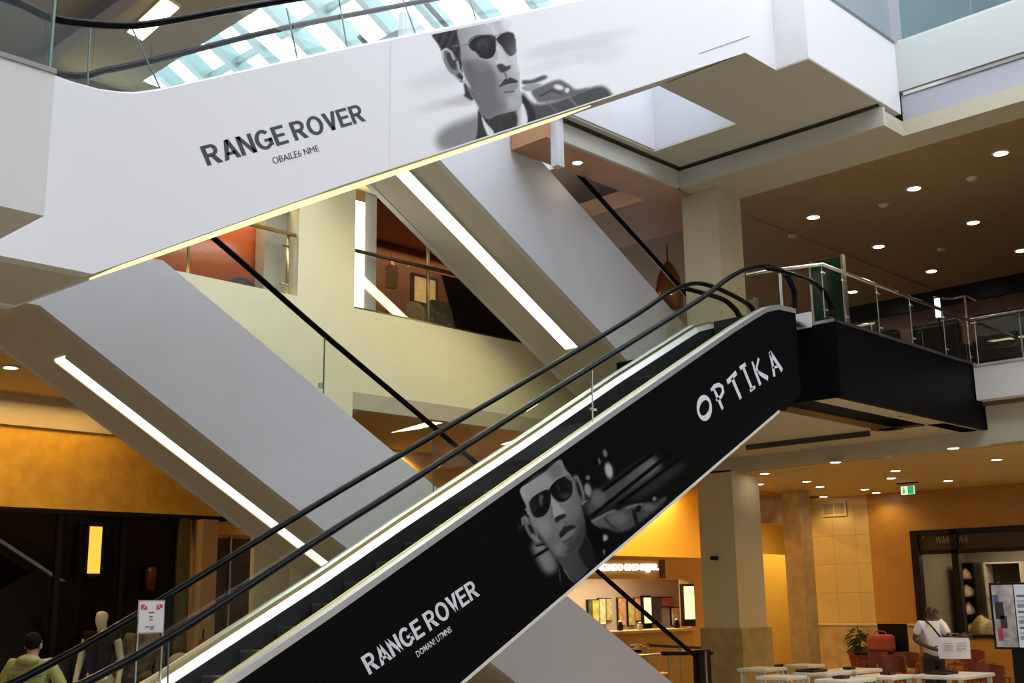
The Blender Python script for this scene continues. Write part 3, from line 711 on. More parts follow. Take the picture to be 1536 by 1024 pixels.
def advert_dark(X, Y):
    k = Ink(X, Y, .042)
    # window of a moving car
    k.poly([(690, 345), (860, 220), (1060, 85), (1140, 85), (1155, 165), (960, 310), (800, 420), (680, 480), (640, 400)], .28 + .14 * np.clip((X - 900) / 200, 0, 1), 40, .9)
    k.poly([(930, 330), (1150, 180), (1300, 110), (1330, 150), (1150, 290), (1000, 370)], .18, 35, .8)
    for p, q, w in (((690, 360), (1110, 50), 26), ((690, 480), (1260, 25), 26), ((880, 395), (1330, 65), 24)):
        k.line([p, q], w, .02, 5)
    k.poly([(270, 690), (350, 668), (430, 770), (445, 850), (380, 885), (320, 815)], .40 + .12 * np.clip((450 - X) / 200, -1, .4), 34)
    k.line([(290, 765), (390, 705)], 22, .03, 5); k.line([(300, 690), (440, 660)], 14, .05, 6)
    for c, r, v in (((780, 45), (15, 28), .38), ((806, 165), (27, 55), .62), ((740, 100), (8, 24), .35), ((660, 300), (24, 46), .5), ((660, 215), (14, 16), .4), ((775, 635), (24, 22), .60), ((773, 735), (6, 20), .40), ((1125, 362), (14, 14), .45), ((190, 560), (20, 24), .12), ((730, 355), (50, 60), .35)):
        k.ell(c, r, v, .4, -12)
    # arm across the back
    k.poly([(660, 530), (720, 500), (790, 465), (880, 430), (960, 405), (1040, 392), (1130, 385), (1185, 350), (1210, 360), (1150, 430), (1060, 500), (960, 570), (880, 595), (790, 570), (720, 560)], .25 + .09 * np.clip((1000 - X) / 300, 0, 1), 16)
    k.line([(690, 520), (780, 470), (850, 440)], 14, .46, 9); k.line([(930, 425), (1000, 405), (1040, 400)], 12, .46, 8)
    k.ell((870, 425), (28, 17), .05, .4, -10); k.ell((1012, 430), (18, 26), .05, .4, 20); k.ell((880, 500), (60, 40), .36, .5); k.ell((1085, 420), (40, 26), .36, .5)
    k.line([(780, 500), (830, 560), (880, 580)], 14, .16, 8); k.line([(980, 450), (1000, 530)], 26, .06, 10)
    # jacket, neck
    k.poly([(630, 490), (700, 540), (760, 600), (760, 720), (700, 800), (640, 700)], .03, 8)
    k.poly([(390, 690), (450, 750), (600, 690), (642, 610), (700, 760), (660, 860), (570, 945), (510, 880), (440, 790)], .22 + .06 * np.clip((620 - X) / 200, 0, 1), 6)
    k.poly([(590, 700), (640, 620), (720, 790), (680, 860), (620, 800)], .10, 14)
    k.poly([(440, 790), (470, 820), (520, 890), (575, 940), (545, 975), (490, 960), (455, 900)], .05, 5)
    k.line([(445, 800), (462, 880), (470, 940)], 5, .36, 3); k.line([(490, 850), (530, 910), (566, 942)], 5, .55, 3)
    # hair
    k.poly([(165, 300), (230, 250), (330, 180), (400, 130), (470, 80), (520, 140), (575, 230), (560, 280), (500, 160), (300, 260), (215, 330), (230, 470), (200, 450)], .03, 6)
    # face
    face = [(190, 290), (270, 235), (360, 175), (462, 88), (500, 150), (545, 205), (570, 250), (590, 320), (622, 440), (640, 520), (640, 600), (610, 690), (560, 740), (490, 765), (435, 750), (385, 700), (330, 630), (280, 550), (245, 470), (225, 400), (200, 350)]
    shade = .50 - .12 * np.clip((Y - 250) / 400, 0, 1) - .16 * np.clip((X - 500) / 130, 0, 1) + .10 * np.clip((330 - X) / 120, 0, 1)
    k.poly(face, shade, 4)
    k.ell((330, 250), (90, 55), .56, .6, -35, .7); k.ell((440, 170), (60, 60), .34, .6, 0, .6)
    k.poly([(470, 700), (560, 640), (630, 540), (640, 610), (600, 700), (520, 755)], .20, 22, .8)
    k.ell((350, 560), (50, 70), .52, .6, -25, .7); k.ell((560, 440), (45, 60), .42, .6, 0, .6); k.ell((470, 705), (46, 32), .46, .6, 0, .7)
    k.poly([(300, 560), (350, 640), (420, 720), (400, 700), (340, 640)], .22, 12, .6)
    # ears
    k.ell((262, 575), (32, 104), .40, .2, -27); k.ell((262, 570), (15, 60), .10, .4, -27); k.line([(205, 540), (200, 500), (222, 490), (245, 540)], 9, .52, 4); k.line([(275, 610), (310, 655), (325, 655)], 12, .5, 5)
    k.ell((600, 300), (28, 110), .36, .2, -17); k.ell((598, 300), (12, 66), .10, .4, -17); k.line([(570, 215), (585, 205), (605, 250), (630, 340)], 8, .46, 4); k.line([(615, 400), (650, 375)], 8, .5, 4)
    # nose
    k.poly([(392, 335), (415, 340), (445, 390), (498, 452), (504, 478), (480, 490), (455, 480), (430, 500), (415, 480), (405, 420)], .56, 6)
    k.poly([(428, 500), (450, 482), (480, 470), (505, 466), (500, 492), (465, 510), (440, 530)], .12, 6)
    k.line([(405, 420), (415, 490)], 10, .30, 6, .8); k.line([(500, 520), (515, 540)], 12, .30, 6)
    # mouth
    k.poly([(458, 610), (478, 578), (498, 550), (515, 556), (530, 545), (568, 550), (570, 566), (520, 592), (475, 636)], .12, 4)
    k.poly([(470, 640), (520, 600), (568, 570), (562, 598), (530, 628), (495, 652)], .42, 4)
    k.line([(490, 668), (550, 632)], 12, .22, 7)
    # glasses
    k.poly([(248, 385), (270, 352), (320, 318), (375, 296), (400, 330), (398, 400), (380, 450), (350, 482), (312, 494), (280, 484), (258, 440)], .06 + .10 * np.clip((300 - X) / 60, 0, 1), 3)
    k.poly([(388, 300), (420, 250), (465, 212), (515, 198), (545, 235), (554, 300), (540, 345), (505, 378), (465, 386), (425, 362), (400, 325)], .05 + .06 * np.clip((X - 470) / 80, 0, 1), 3)
    for c, r, v in (((330, 375), (12, 42), .26), ((340, 350), (8, 14), .34), ((455, 285), (8, 30), .18), ((290, 420), (14, 30), .14), ((500, 340), (40, 20), .17)):
        k.ell(c, r, v, .5, -10)
    k.line([(250, 378), (272, 348), (320, 315), (375, 290), (405, 262), (440, 226), (500, 198), (540, 232)], 6, .55, 2)
    k.line([(222, 436), (250, 445)], 8, .45, 3); k.line([(545, 235), (575, 225)], 5, .3, 3); k.line([(225, 430), (245, 470)], 5, .6, 2)
    return k.g
def print_on(name, Y0, paint, px0, py0, scale, xr, zlo, zhi, nx, nz, white, mt, parent, lift=.0015):
    """a printed picture lying on a vertical panel: a fine grid whose points carry the ink density"""
    xs = np.linspace(xr[0], xr[1], nx); P = np.zeros((nx, nz, 3))
    for i, x in enumerate(xs):
        a, b = zlo(x), zhi(x); P[i, :, 0] = x; P[i, :, 1] = Y0 - lift; P[i, :, 2] = np.linspace(a, b, nz)
    V = P.reshape(-1, 3); rel = V - np.array(ORG)
    dz = rel @ np.array(FW); u = 768 + FPX * (rel @ np.array(RT)) / dz; v = 512 - FPX * (rel @ np.array(UP)) / dz
    g = paint((u - px0) * scale, (v - py0) * scale)
    g = np.clip(g, 0, 1); l = np.where(g <= .04045, g / 12.92, ((g + .055) / 1.055) ** 2.4) * white
    me = bpy.data.meshes.new(name); idx = np.arange(nx * nz).reshape(nx, nz)
    f = np.stack([idx[:-1, :-1], idx[1:, :-1], idx[1:, 1:], idx[:-1, 1:]], -1).reshape(-1, 4)
    me.from_pydata(V.tolist(), [], f.tolist())
    at = me.attributes.new('ink', 'FLOAT_COLOR', 'POINT')
    col = np.stack([l, l, l * 1.035, np.ones_like(l)], -1).astype(np.float32); at.data.foreach_set('color', col.ravel())
    me.materials.append(mt); o = bpy.data.objects.new(name, me); C.objects.link(o); attach(o, parent); return o
wtop_f, wbot_f = interp(w_top), interp(w_bot)
xa, xb = aY(585, 130, WY0).x, aY(1010, 60, WY0).x
PW = print_on('printed_portrait', WY0, advert_light, 620, 20, 4.518, (xa, xb), lambda x: wbot_f(x) + .015, lambda x: wtop_f(x) - .03, 300, 190, .72 / lin((.985,))[0], printed('paper_print', .55), wp)
xa, xb = aY(742, 780, KY).x, aY(1060, 650, KY).x
kt_f, kb_f = interp(panel_top), interp(kbot)
PK = print_on('printed_portrait', KY, advert_dark, 740, 670, 4.653, (xa, xb), lambda x: kb_f(x) + .01, lambda x: kt_f(x) - .005, 280, 190, 1.0, printed('gloss_print', .4), kpan)
M_ink = mat('dark_ink', (.016, .018, .026), .6)
M_letter = mat('white_vinyl', (.62, .62, .68), .5)
block_lettering('RANGE ROVER', 'lettering', aY(311.5, 249, WY0), aY(549.5, 181, WY0), aY(299.5, 220, WY0), M_ink, wp)
lettering('OBAILE6 NME', 'small_lettering', aY(410.5, 246, WY0), aY(479, 226.5, WY0), aY(407, 236, WY0), M_ink, wp, bold=-.004)
block_lettering('RANGE ROVER', 'lettering', aY(554, 1012, KY), aY(720, 892, KY), aY(540.5, 986, KY), M_letter, kpan)
lettering('DOMAN! UTMNS', 'small_lettering', aY(626.5, 986, KY), aY(678, 947, KY), aY(622.5, 977, KY), M_letter, kpan, bold=.012)
MB().tube([aY(1049, 80, WY0 - .004), aY(1124, 54, WY0 - .004)], .004, 6).build('panel_joint', mat('joint_grey', (.3, .3, .3)), wp)
# hand-brushed letters on the black panel: each stroke runs along the survey points
def strokes(name, lines, mt, parent, Y0, to_px):
    mb = MB()
    for w, pts, closed in lines:
        P = [aY(*to_px(x, y), Y0 - .004) for x, y in pts]
        n = len(P); L = []; R = []
        for i in range(n):
            t = (P[(i + 1) % n] - P[i - 1]) if closed else (P[min(i + 1, n - 1)] - P[max(i - 1, 0)])
            t.normalize(); nn = Vector((-t.z, 0, t.x)); ww = w[i] if isinstance(w, (list, tuple)) else w
            L.append(P[i] + nn * ww / 2); R.append(P[i] - nn * ww / 2)
        fs = [(i, (i + 1) % n, n + (i + 1) % n, n + i) for i in range(n if closed else n - 1)]
        b = len(mb.v); mb.add(L + R, fs)
    o = mb.build(name, mt, parent)
    s = o.modifiers.new('thickness', 'SOLIDIFY'); s.thickness = .003; return o
tp = lambda x, y: (1020 + x / 6.828, 500 + y / 6.828)
el = [(248 + 62 * math.cos(a) * 1.0 - 18 * math.sin(a), 762 + 104 * math.sin(a) + 22 * math.cos(a)) for a in [2 * pi * i / 28 for i in range(28)]]
sw = .045
strokes('brushed_lettering', [
    ([.052 + .012 * math.sin(i / 28 * 4 * pi) for i in range(28)], el, True),
    ([.03, .045, .05, .045], [(345, 570), (370, 625), (400, 690), (437, 775)], False),
    ([.03, .045, .05, .05, .045, .04, .03], [(315, 582), (355, 540), (395, 525), (432, 545), (440, 600), (415, 650), (368, 685)], False),
    (.055, [(482, 500), (530, 450), (575, 400)], False), ([.055, .055, .05], [(530, 455), (575, 560), (622, 668)], False),
    (.045, [(612, 358), (640, 338), (670, 315)], False), (.05, [(648, 350), (690, 460), (738, 570)], False), (.035, [(715, 588), (740, 568), (768, 545)], False),
    ([.035, .05, .05], [(737, 288), (775, 400), (822, 528)], False), ([.035, .03, .045], [(805, 255), (785, 340), (790, 400)], False), ([.035, .055, .06], [(790, 385), (840, 425), (900, 458)], False),
    ([.05, .05, .05], [(918, 190), (945, 310), (965, 440)], False), ([.06, .055, .06], [(920, 195), (980, 280), (1045, 380)], False), (.03, [(945, 350), (975, 345), (1010, 335)], False),
], M_letter, kpan, KY, tp)

# ------------------------------------------------------------------ downlights
def downlight(x, y, z, label, r=.085, col=(1, .86, .62), power=14, group=None, zc=None, emi=None):
    p = aZ(x, y, z)
    t = thing('downlight', p, label, 'ceiling light', group)
    MB().lathe([(r + .03, 0), (r + .03, -.012), (r, -.016), (r, 0)], p, 20).build('trim_ring', M_beige, t)
    MB().lathe([(r - .002, -.006), (r - .02, -.018), (.01, -.02)], p, 20).build('lamp', emi or E_down, t)
    if power: light('SPOT', p + Vector((0, 0, -.05)), power, col, .08, None, t, 'bulb', 150)
    return t
up = [(1501, 229, 'downlight in the brown upper ceiling nearest the right border, second row from the atrium edge'),
      (1371, 282, 'downlight in the brown upper ceiling, highest one right of the middle column'),
      (1220, 325, 'downlight in the brown upper ceiling, nearest to the upper column on its right'),
      (1460, 333, 'downlight in the brown upper ceiling below and left of the one at the border'),
      (1318, 369, 'downlight in the brown upper ceiling above the middle of the steel balustrade rail'),
      (1397, 406, 'downlight in the brown upper ceiling just above the sloping end of the steel rail'),
      (1279, 437, 'downlight in the brown upper ceiling seen through the glass of the landing bridge'),
      (1532, 375, 'downlight in the brown upper ceiling cut by the right border, lowest there')]
for x, y, l in up: downlight(x, y, 8.04, l, .1, (1, .72, .38), 60, 'downlights in the brown upper ceiling')
downlight(866, 243, 8.02, 'single downlight in the warm lit ceiling behind the middle escalator', .07, (1, .7, .4), 2)
lo = [(1253, 692, 'downlight in the amber lower ceiling, highest one right of the lower column'),
      (1210, 721, 'downlight in the amber lower ceiling, third from the lower column'),
      (1230, 729, 'downlight in the amber lower ceiling above the brown stone pillar'),
      (1235, 744, 'downlight in the amber lower ceiling lowest of the cluster, just above the wall vent'),
      (1343, 705, 'downlight in the amber lower ceiling, upper of the close pair above the exit sign'),
      (1337, 716, 'downlight in the amber lower ceiling, lower of the close pair above the exit sign'),
      (1297, 733, 'downlight in the amber lower ceiling where cream tiles meet the orange wall'),
      (1314, 738, 'downlight in the amber lower ceiling just above the top of the orange wall'),
      (1422, 720, 'downlight in the amber lower ceiling to the right of the exit sign'),
      (1430, 671, 'downlight in the amber lower ceiling close under the black landing bridge'),
      (1495, 688, 'downlight in the amber lower ceiling nearest the right border'),
      (1139, 725, 'downlight in the amber lower ceiling touching the right edge of the lower column'),
      (1147, 709, 'dim downlight in the amber lower ceiling right beside the top of the lower column')]
for x, y, l in lo: downlight(x, y, 3.95, l, .085, (1, .66, .26), 30 if x > 1150 else 0, 'downlights in the amber lower ceiling')
downlight(16, 550, 4.5, 'downlight under the left landing beside the left border', .08, (1, .7, .3), 90)
downlight(614, 673, 4.5, 'downlight in the low ceiling seen through both glass balustrades', .08, (1, .7, .3), 60)
for x, y, z, l in ((1457, 267, 8.04, 'flat smoke detector in the brown upper ceiling under the highest right downlight'), (1325, 307, 8.04, 'flat smoke detector in the brown upper ceiling, nearest the middle downlights'), (1189, 353, 8.03, 'small smoke detector on the brown upper ceiling just right of the upper column'), (1412, 373, 8.04, 'smoke detector in the brown upper ceiling above the rail end'), (1171, 731, 3.95, 'smoke detector in the amber lower ceiling beside the stone pillar'), (1333, 683, 3.95, 'smoke detector in the amber lower ceiling below the black bridge')):
    p = aZ(x, y, z); t = thing('smoke_detector', p, l, 'smoke detector')
    MB().lathe([(.07, 0), (.07, -.02), (.04, -.045), (.01, -.045)], p, 16).build('body', M_beige, t); MB().lathe([(.085, 0), (.085, -.008)], p, 16).build('base', M_soffit, t)
def trough(pts, z, label, s=None):
    ps = [aZ(x, y, z) for x, y in pts]
    c = sum(ps, Vector()) / 4
    t = thing('light_trough', c, label, 'ceiling light', 'light troughs')
    v = [p + Vector((0, 0, -.02)) for p in ps] + [p for p in ps]
    MB().add(v, [(0, 1, 2, 3), (0, 1, 5, 4), (1, 2, 6, 5), (2, 3, 7, 6), (3, 0, 4, 7), (4, 5, 6, 7)]).build('diffuser', s or E_strip, t)
    k = [c + (p - c) * 1.18 for p in ps]
    v = [p + Vector((0, 0, -.012)) for p in k] + [p for p in k]
    MB().add(v, [(0, 1, 2, 3), (0, 1, 5, 4), (1, 2, 6, 5), (2, 3, 7, 6), (3, 0, 4, 7), (4, 5, 6, 7)]).build('frame', M_beige, t)
for i_, (x_, y_) in enumerate(((18.3, 5.6), (18.3, 3.4), (20.6, 4.4))):
    light('SPOT', (x_, y_, 3.9), 150, (1, .66, .28), .1, None, None, 'added_warm_spot', 165)  # unseen spots added to warm the lower escalator side
E_soft = emis('soft_trough', (1, .88, .55), 3)
trough([(588, 647), (630, 641), (672, 630), (640, 632)], 4.5, 'light trough in the low ceiling left of the black handrail crossing', E_soft)
trough([(752, 665), (780, 656), (800, 657), (770, 665)], 4.5, 'small light trough in the low ceiling near the black escalator steps', E_soft)
trough([(192, 46), (246, -4), (268, 10), (214, 58)], 8.0, 'bright light trough in the ceiling above the upper left glass balustrade')
p = thing('wall_light', (5.8, 12.6, 7.7), 'long yellow light strip behind the upper left glass balustrade', 'wall light')
MB().box(5.45, 6.5, 12.62, 12.66, 7.62, 7.74).build('diffuser', E_soft, p); MB().box(5.4, 6.55, 12.66, 12.7, 7.58, 7.78).build('backplate', M_steel, p)

# ------------------------------------------------------------------ skylight above
sk = lambda x: 12.9 - .554 * (x - 12.6)
rf = thing('skylight', (9, 15, 14), 'sloping glass skylight with teal beams seen above the white escalator', 'skylight')
for i in range(15):
    y = 8.6 + i * 1.05
    MB().prism([(4, sk(4)), (14.7, sk(14.7)), (14.7, sk(14.7) + .4), (4, sk(4) + .4)], 1, y, y + .16).build('beam', M_teal, rf)
for x in (6.5, 9.5, 12.5):
    MB().box(x, x + .1, 8.6, 23.5, sk(x) + .1, sk(x) + .24).build('cross_bar', M_teal, rf)
MB().prism([(4, sk(4) + .42), (14.7, sk(14.7) + .42), (14.7, sk(14.7) + .44), (4, sk(4) + .44)], 1, 8.6, 23.5).build('glazing', glass('skylight_glass', (.93, .97, .97), .5), rf)
st = thing('ceiling_tube_light', (9, 14, 14), 'long white tube light hanging below the skylight', 'ceiling light')
qa, qb = aY(352, 14, 13.2), aY(438, 92, 13.2)
MB().tube([qa, qb], .10, 10).build('tube', E_strip, st); MB().tube([qa + Vector((0, 0, .11)), qb + Vector((0, 0, .11))], .05, 8).build('channel', M_steel, st)

# ------------------------------------------------------------------ light column and room behind the cream wall
lc = thing('light_column', (10.15, 12.95, 5.9), 'bright vertical light column in the cream wall opening', 'wall light')
MB().box(10.0, 10.28, 12.9, 13.0, 5.21, 7.55).build('diffuser', emis('column_light', (1, .93, .66), 5), lc)
MB().box(10.0, 10.28, 12.9, 13.0, 7.55, 7.9).build('cap', M_orange_ceil, lc)
struct('wall_jamb', MB().box(10.29, 10.52, 12.92, 13.3, 5.2, 8.0), M_grey)
def framed(name, c, w, h, label, face, frame=None, cat='picture'):
    """a flat framed thing on a wall facing the atrium"""
    t = thing(name, c, label, cat); x, y, z = c; fr = frame or M_dark
    MB().box(x - w/2, x + w/2, y, y + .03, z - h/2, z + h/2).build('panel', face, t)
    f = .05
    MB().box(x-w/2-f, x+w/2+f, y-.02, y+.04, z+h/2, z+h/2+f).box(x-w/2-f, x+w/2+f, y-.02, y+.04, z-h/2-f, z-h/2).box(x-w/2-f, x-w/2, y-.02, y+.04, z-h/2, z+h/2).box(x+w/2, x+w/2+f, y-.02, y+.04, z-h/2, z+h/2).build('frame', fr, t)
    return t
framed('picture_frame', (12.88, 14.5, 7.0), .50, .44, 'gold picture in a dark frame glowing on the wall of the upper room', mat('gold_picture_glow', (.75, .42, .10), .4, col2=(.95, .78, .45), scale=9, emit=(1, .6, .2), estr=.5))  # the picture's own glow replaces light falling on it
lt = thing('wall_lantern', (12.1, 14.5, 7.0), 'small bronze lantern hanging in the upper room', 'lamp')
MB().box(12.03, 12.19, 14.4, 14.52, 6.9, 7.28).build('body', mat('bronze_mesh', (.35, .2, .08), .4, noise=.5, scale=40), lt); MB().lathe([(.05, 0), (.03, .06), (.008, .1), (.008, .2)], (12.11, 14.46, 7.28), 12).build('cap', M_brass, lt)
def armchair(name, c, s, rot, label, mt, cat='armchair', group=None, leg=M_dark):
    t = thing(name, c, label, cat, group); R = Matrix.Translation(Vector(c)) @ Matrix.Rotation(rot, 4, 'Z') @ Matrix.Scale(s, 4)
    def B(n, m_, *b, bev=.03):
        mb = MB()
        for q in b: mb.box(*q)
        return mb.xf(R).build(n, m_, t, bevel=bev * s)
    B('seat', mt, (-.28, .28, -.28, .26, .32, .46)); B('backrest', mt, (-.32, .32, .24, .38, .32, .98))
    B('armrest', mt, (-.38, -.28, -.28, .36, .2, .64)); B('armrest', mt, (.28, .38, -.28, .36, .2, .64))
    for x, y in ((-.33, -.25), (.33, -.25), (-.33, .33), (.33, .33)): B('leg', leg, (x - .025, x + .025, y - .025, y + .025, 0, .3), bev=.004)
    return t
M_floral = mat('floral_fabric', (.010, .010, .008), .4, col2=(.75, .62, .28), scale=14)
MATS['floral_fabric'].node_tree.nodes['Color Ramp'].color_ramp.elements[0].position = .56
hc_ = thing('lounge_chair', (11.9, 13.3, 5.2), 'dark floral high backed chair right of the steel post in the upper room', 'chair')
f1, f2 = aY(648, 447, 13.3), aY(692, 470, 13.3)
MB().box(f1.x, f2.x, 13.3, 13.4, 5.6, f1.z).build('backrest', M_floral, hc_, bevel=.05); MB().box(f1.x, f2.x, 13.0, 13.32, 5.55, 5.68).build('seat', M_floral, hc_, bevel=.03)
for x_ in (f1.x + .03, f2.x - .08):
    for y_ in (13.03, 13.33): MB().box(x_, x_ + .05, y_, y_ + .05, 5.2, 5.6).build('leg', M_dark, hc_)
def cushion(c, r, label, mt, rot=0, group=None):
    t = thing('cushion', c, label, 'cushion', group)
    b = MB().blob((0, 0, 0), (r[0], r[1], r[2]), 20)
    b.v = [(x * (1 + .25 * abs(x / r[0] * z / r[2])), y, z * (1 + .25 * abs(x / r[0] * z / r[2]))) for x, y, z in b.v]
    b.xf(Matrix.Translation(Vector(c)) @ Matrix.Rotation(rot, 4, 'Y')).build('cover', mt, t, smooth=True); return t
sf = thing('bench', (10.8, 13.2, 5.2), 'low dark bench along the opening of the upper room', 'bench')
MB().box(10.56, f1.x - .06, 12.96, 13.3, 5.66, 5.92).build('seat', M_brownroom, sf, bevel=.02)
for x_ in (10.6, f1.x - .16): MB().box(x_, x_ + .06, 13.0, 13.26, 5.2, 5.66).build('leg', M_dark, sf)
sf2 = thing('bench', (13, 13.2, 5.2), 'second low bench right of the floral chair in the upper room', 'bench')
MB().box(f2.x + .06, 15.0, 12.96, 13.3, 5.66, 5.92).build('seat', M_brownroom, sf2, bevel=.02)
for x_ in (f2.x + .1, 14.9): MB().box(x_, x_ + .06, 13.0, 13.26, 5.2, 5.66).build('leg', M_dark, sf2)
M_redc = mat('red_fabric', (.36, .05, .03), .7, noise=.2); M_orc = mat('orange_fabric', (.50, .17, .05), .6, noise=.2); M_gold = mat('gold_fabric', (.5, .3, .08), .5, noise=.2)
for px_, rr_, l_, m_ in ((563, .155, 'orange cushion at the left end of the bench in the upper room', M_orc), (593, .135, 'red cushion second from left on the bench in the upper room', M_redc), (621, .17, 'gold cushion on the bench left of the steel post', M_gold), (742, .13, 'red cushion right of the dark floral chair', M_redc), (768, .12, 'dark red cushion at the right end of the opening in the upper room', M_maroon)):
    c_ = aY(px_, 470, 13.12); cushion((c_.x, 13.12, 5.93 + rr_ * 1.06), (rr_ * 1.15, .11, rr_), l_, m_)
struct('wall_room_panel', MB().box(11.2, 17, 15.3, 15.4, 5.2, 8.0), mat('dark_terracotta', (.16, .055, .02), .5, noise=.2))
struct('wall_room_side', MB().box(10.52, 11.4, 14.4, 14.5, 5.2, 8.0), mat('olive_wall', (.10, .09, .05), .5))
# things behind the left opening
os_ = thing('orange_booth', (8.4, 13.7, 5.2), 'glossy orange curved booth back behind the left opening', 'booth')
M_orgl = mat('orange_gloss', (.60, .12, .012), .22)
prof = []
bp = MB(); N = 14
ring = [(6.9 + 2.05 * i / N, 13.9 - .55 * math.sin(pi * i / N * .55) * (1 if i < N else .9)) for i in range(N + 1)]
vs = [(x, y, 5.2) for x, y in ring] + [(x, y, 7.35) for x, y in ring]
bp.add(vs, [(i, i + 1, N + 2 + i, N + 1 + i) for i in range(N)])
o = bp.build('back', M_orgl, os_, smooth=True); s = o.modifiers.new('t', 'SOLIDIFY'); s.thickness = .1
MB().box(7.0, 8.8, 13.55, 13.9, 5.2, 5.75).build('seat', M_orgl, os_, bevel=.04)
ch = thing('lounge_chair', (8.35, 13.1, 5.2), 'dark rounded chair top in front of the orange booth', 'chair')
MB().blob((8.34, 13.08, 5.92), (.24, .07, .16), 18).build('backrest', M_dark, ch, smooth=True); MB().box(8.12, 8.56, 12.95, 13.2, 5.55, 5.78).build('seat', M_dark, ch, bevel=.03)
for x in (8.15, 8.5): MB().box(x, x + .04, 13.0, 13.04, 5.2, 5.55).build('leg', M_dark, ch)
sk_ = thing('stone_partition', (9.3, 14.0, 5.2), 'rough stacked stone partition beside the orange booth', 'partition')
MB().box(9.0, 9.75, 13.95, 14.15, 5.2, 7.0).build('stonework', tiled('stacked_stone', (.34, .26, .14), (.14, .12, .08), (.05, .04, .025), (.33, .11), 'XZ', .7, .02), sk_)
MB().box(8.95, 9.8, 13.9, 14.2, 7.0, 7.2).build('cap', M_dark, sk_)
struct('wall_jamb_left', MB().box(8.62, 8.98, 12.98, 13.2, 5.2, 7.25), M_beige)

# ------------------------------------------------------------------ upper floor right: seats, boards
def board(name, x, y0, y1, z0, z1, label, mt, cat, leg=None):
    t = thing(name, (x, (y0 + y1) / 2, z0), label, cat)
    MB().box(x, x + .06, y0, y1, z0, z1).build('panel', mt, t)
    MB().box(x - .02, x + .08, y0 - .04, y0, z0, z1 + .03).box(x - .02, x + .08, y1, y1 + .04, z0, z1 + .03).build('frame', leg or M_steel, t)
    MB().box(x - .15, x + .2, y0, y1, 5.17, 5.2).build('foot', leg or M_steel, t)
    for y in (y0 + .05, y1 - .05): MB().box(x + .01, x + .05, y - .02, y + .02, 5.2, z0).build('leg', leg or M_steel, t)
    return t
board('display_board', 17.2, 9.0, 9.55, 5.3, 7.30, 'tall dark green glass display panel behind the landing bridge', mat('green_glass_board', (.005, .032, .016), .12), 'display')
board('poster_board', 16.3, 10.15, 10.55, 5.5, 6.62, 'pale blue poster board beside the column on the landing', mat('pale_board', (.55, .66, .66), .5), 'poster board')
M_dkfab = mat('black_fabric', (.012, .012, .012), .5)
M_dkfab2 = mat('charcoal_gloss', (.007, .007, .008), .4, spec=.15)
seat_spots = [(19.8, 9.55, 'dark armchair on the upper floor, leftmost behind the sloping rail'), (19.8, 8.45, 'dark armchair on the upper floor, second from left behind the glass'),
              (19.8, 7.35, 'dark armchair on the upper floor just left of the right border'), (19.8, 6.25, 'dark armchair on the upper floor cut by the right border')]
for x, y, l in seat_spots: armchair('armchair', (x, y, 5.16), 1.3, pi / 2, l, M_dkfab2, group='dark armchairs on the upper floor', leg=M_chrome)
arc = thing('arched_rail', (20.6, 8, 5.16), 'thin steel arch frame among the dark seats of the upper floor', 'frame')
MB().tube(smooth_path([aX(x, y, 20.6) for x, y in ((1400, 446), (1425, 448), (1448, 444), (1465, 452))], 5), .02, 8).build('arch', M_chrome, arc)
q = aX(1447, 444, 20.6); MB().tube([q, Vector((q.x, q.y, 5.16))], .02, 8).build('post', M_chrome, arc)
ls = thing('poster_board', (19.3, 8.6, 5.16), 'small bright white lit sign standing behind the sloping rail', 'sign')
a = aX(1401, 448, 19.2); b = aX(1410, 475, 19.2)
MB().box(19.2, 19.26, b.y, a.y, b.z, a.z).build('panel', emis('lit_panel', (.75, .85, 1), 1.6), ls); MB().box(19.2, 19.26, b.y + .03, a.y - .03, 5.16, b.z).build('foot', M_dark, ls)
armchair('armchair', (18.7, 11.6, 5.2), 1.5, pi, 'orange red armchair behind the foot of the middle escalator', mat('orange_red', (.50, .09, .03), .5), leg=M_chrome)
bw = thing('wall_lamp', (18.2, 12.6, 6.9), 'round bronze lamp shade hanging left of the upper column', 'lamp')
q = aY(1003, 432, 12.0); MB().lathe([(.02, .5), (.10, .42), (.20, .2), (.25, -.1), (.24, -.4)], q, 18).build('shade', mat('bronze_shade', (.45, .16, .05), .25, .5), bw, smooth=True)
MB().tube([q + Vector((0, 0, .5)), Vector((q.x, q.y, 8.02))], .012, 6).build('cord', M_dark, bw)
# ------------------------------------------------------------------ left shop fronts
g_ = thing('storefront', (3, 15, 0), 'dark glazed shop front under the burl wood band at the lower left', 'shop front')
MB().box(-12, 8.72, 15.06, 15.08, .05, 3.0).build('pane', G_dark, g_)
for x in (1.5, 4.6, 6.95, 7.85):
    MB().box(x, x + .07, 15.02, 15.12, 0, 3.05).build('mullion', M_dark, g_)
MB().box(-12, 9.5, 15.0, 15.2, 2.99, 3.05).build('head_rail', M_dark, g_)
MB().box(6.95, 7.92, 15.09, 15.2, 0, 3.0).build('panel', M_dark, g_)
MB().box(8.72, 8.86, 14.98, 15.1, 0, 3.0).build('edge_post', mat('olive_post', (.10, .085, .02), .5), g_)
struct('wall_left_pilaster', MB().box(8.99, 9.24, 14.85, 15.15, 0, 2.99), mat('tan_plaster', (.55, .36, .18), .6))
dr = thing('door_leaf', (9.7, 15.2, 0), 'dark brown door with thin steel edge between the tan pilaster and the cream pier', 'door')
MB().box(9.26, 11.2, 15.16, 15.22, 0, 2.75).build('leaf', M_maroon, dr); MB().box(9.62, 9.65, 15.12, 15.15, 0, 2.8).build('edge', M_steel, dr)
MB().box(9.26, 11.2, 15.1, 15.2, 2.8, 2.95).build('head', M_burl, dr)
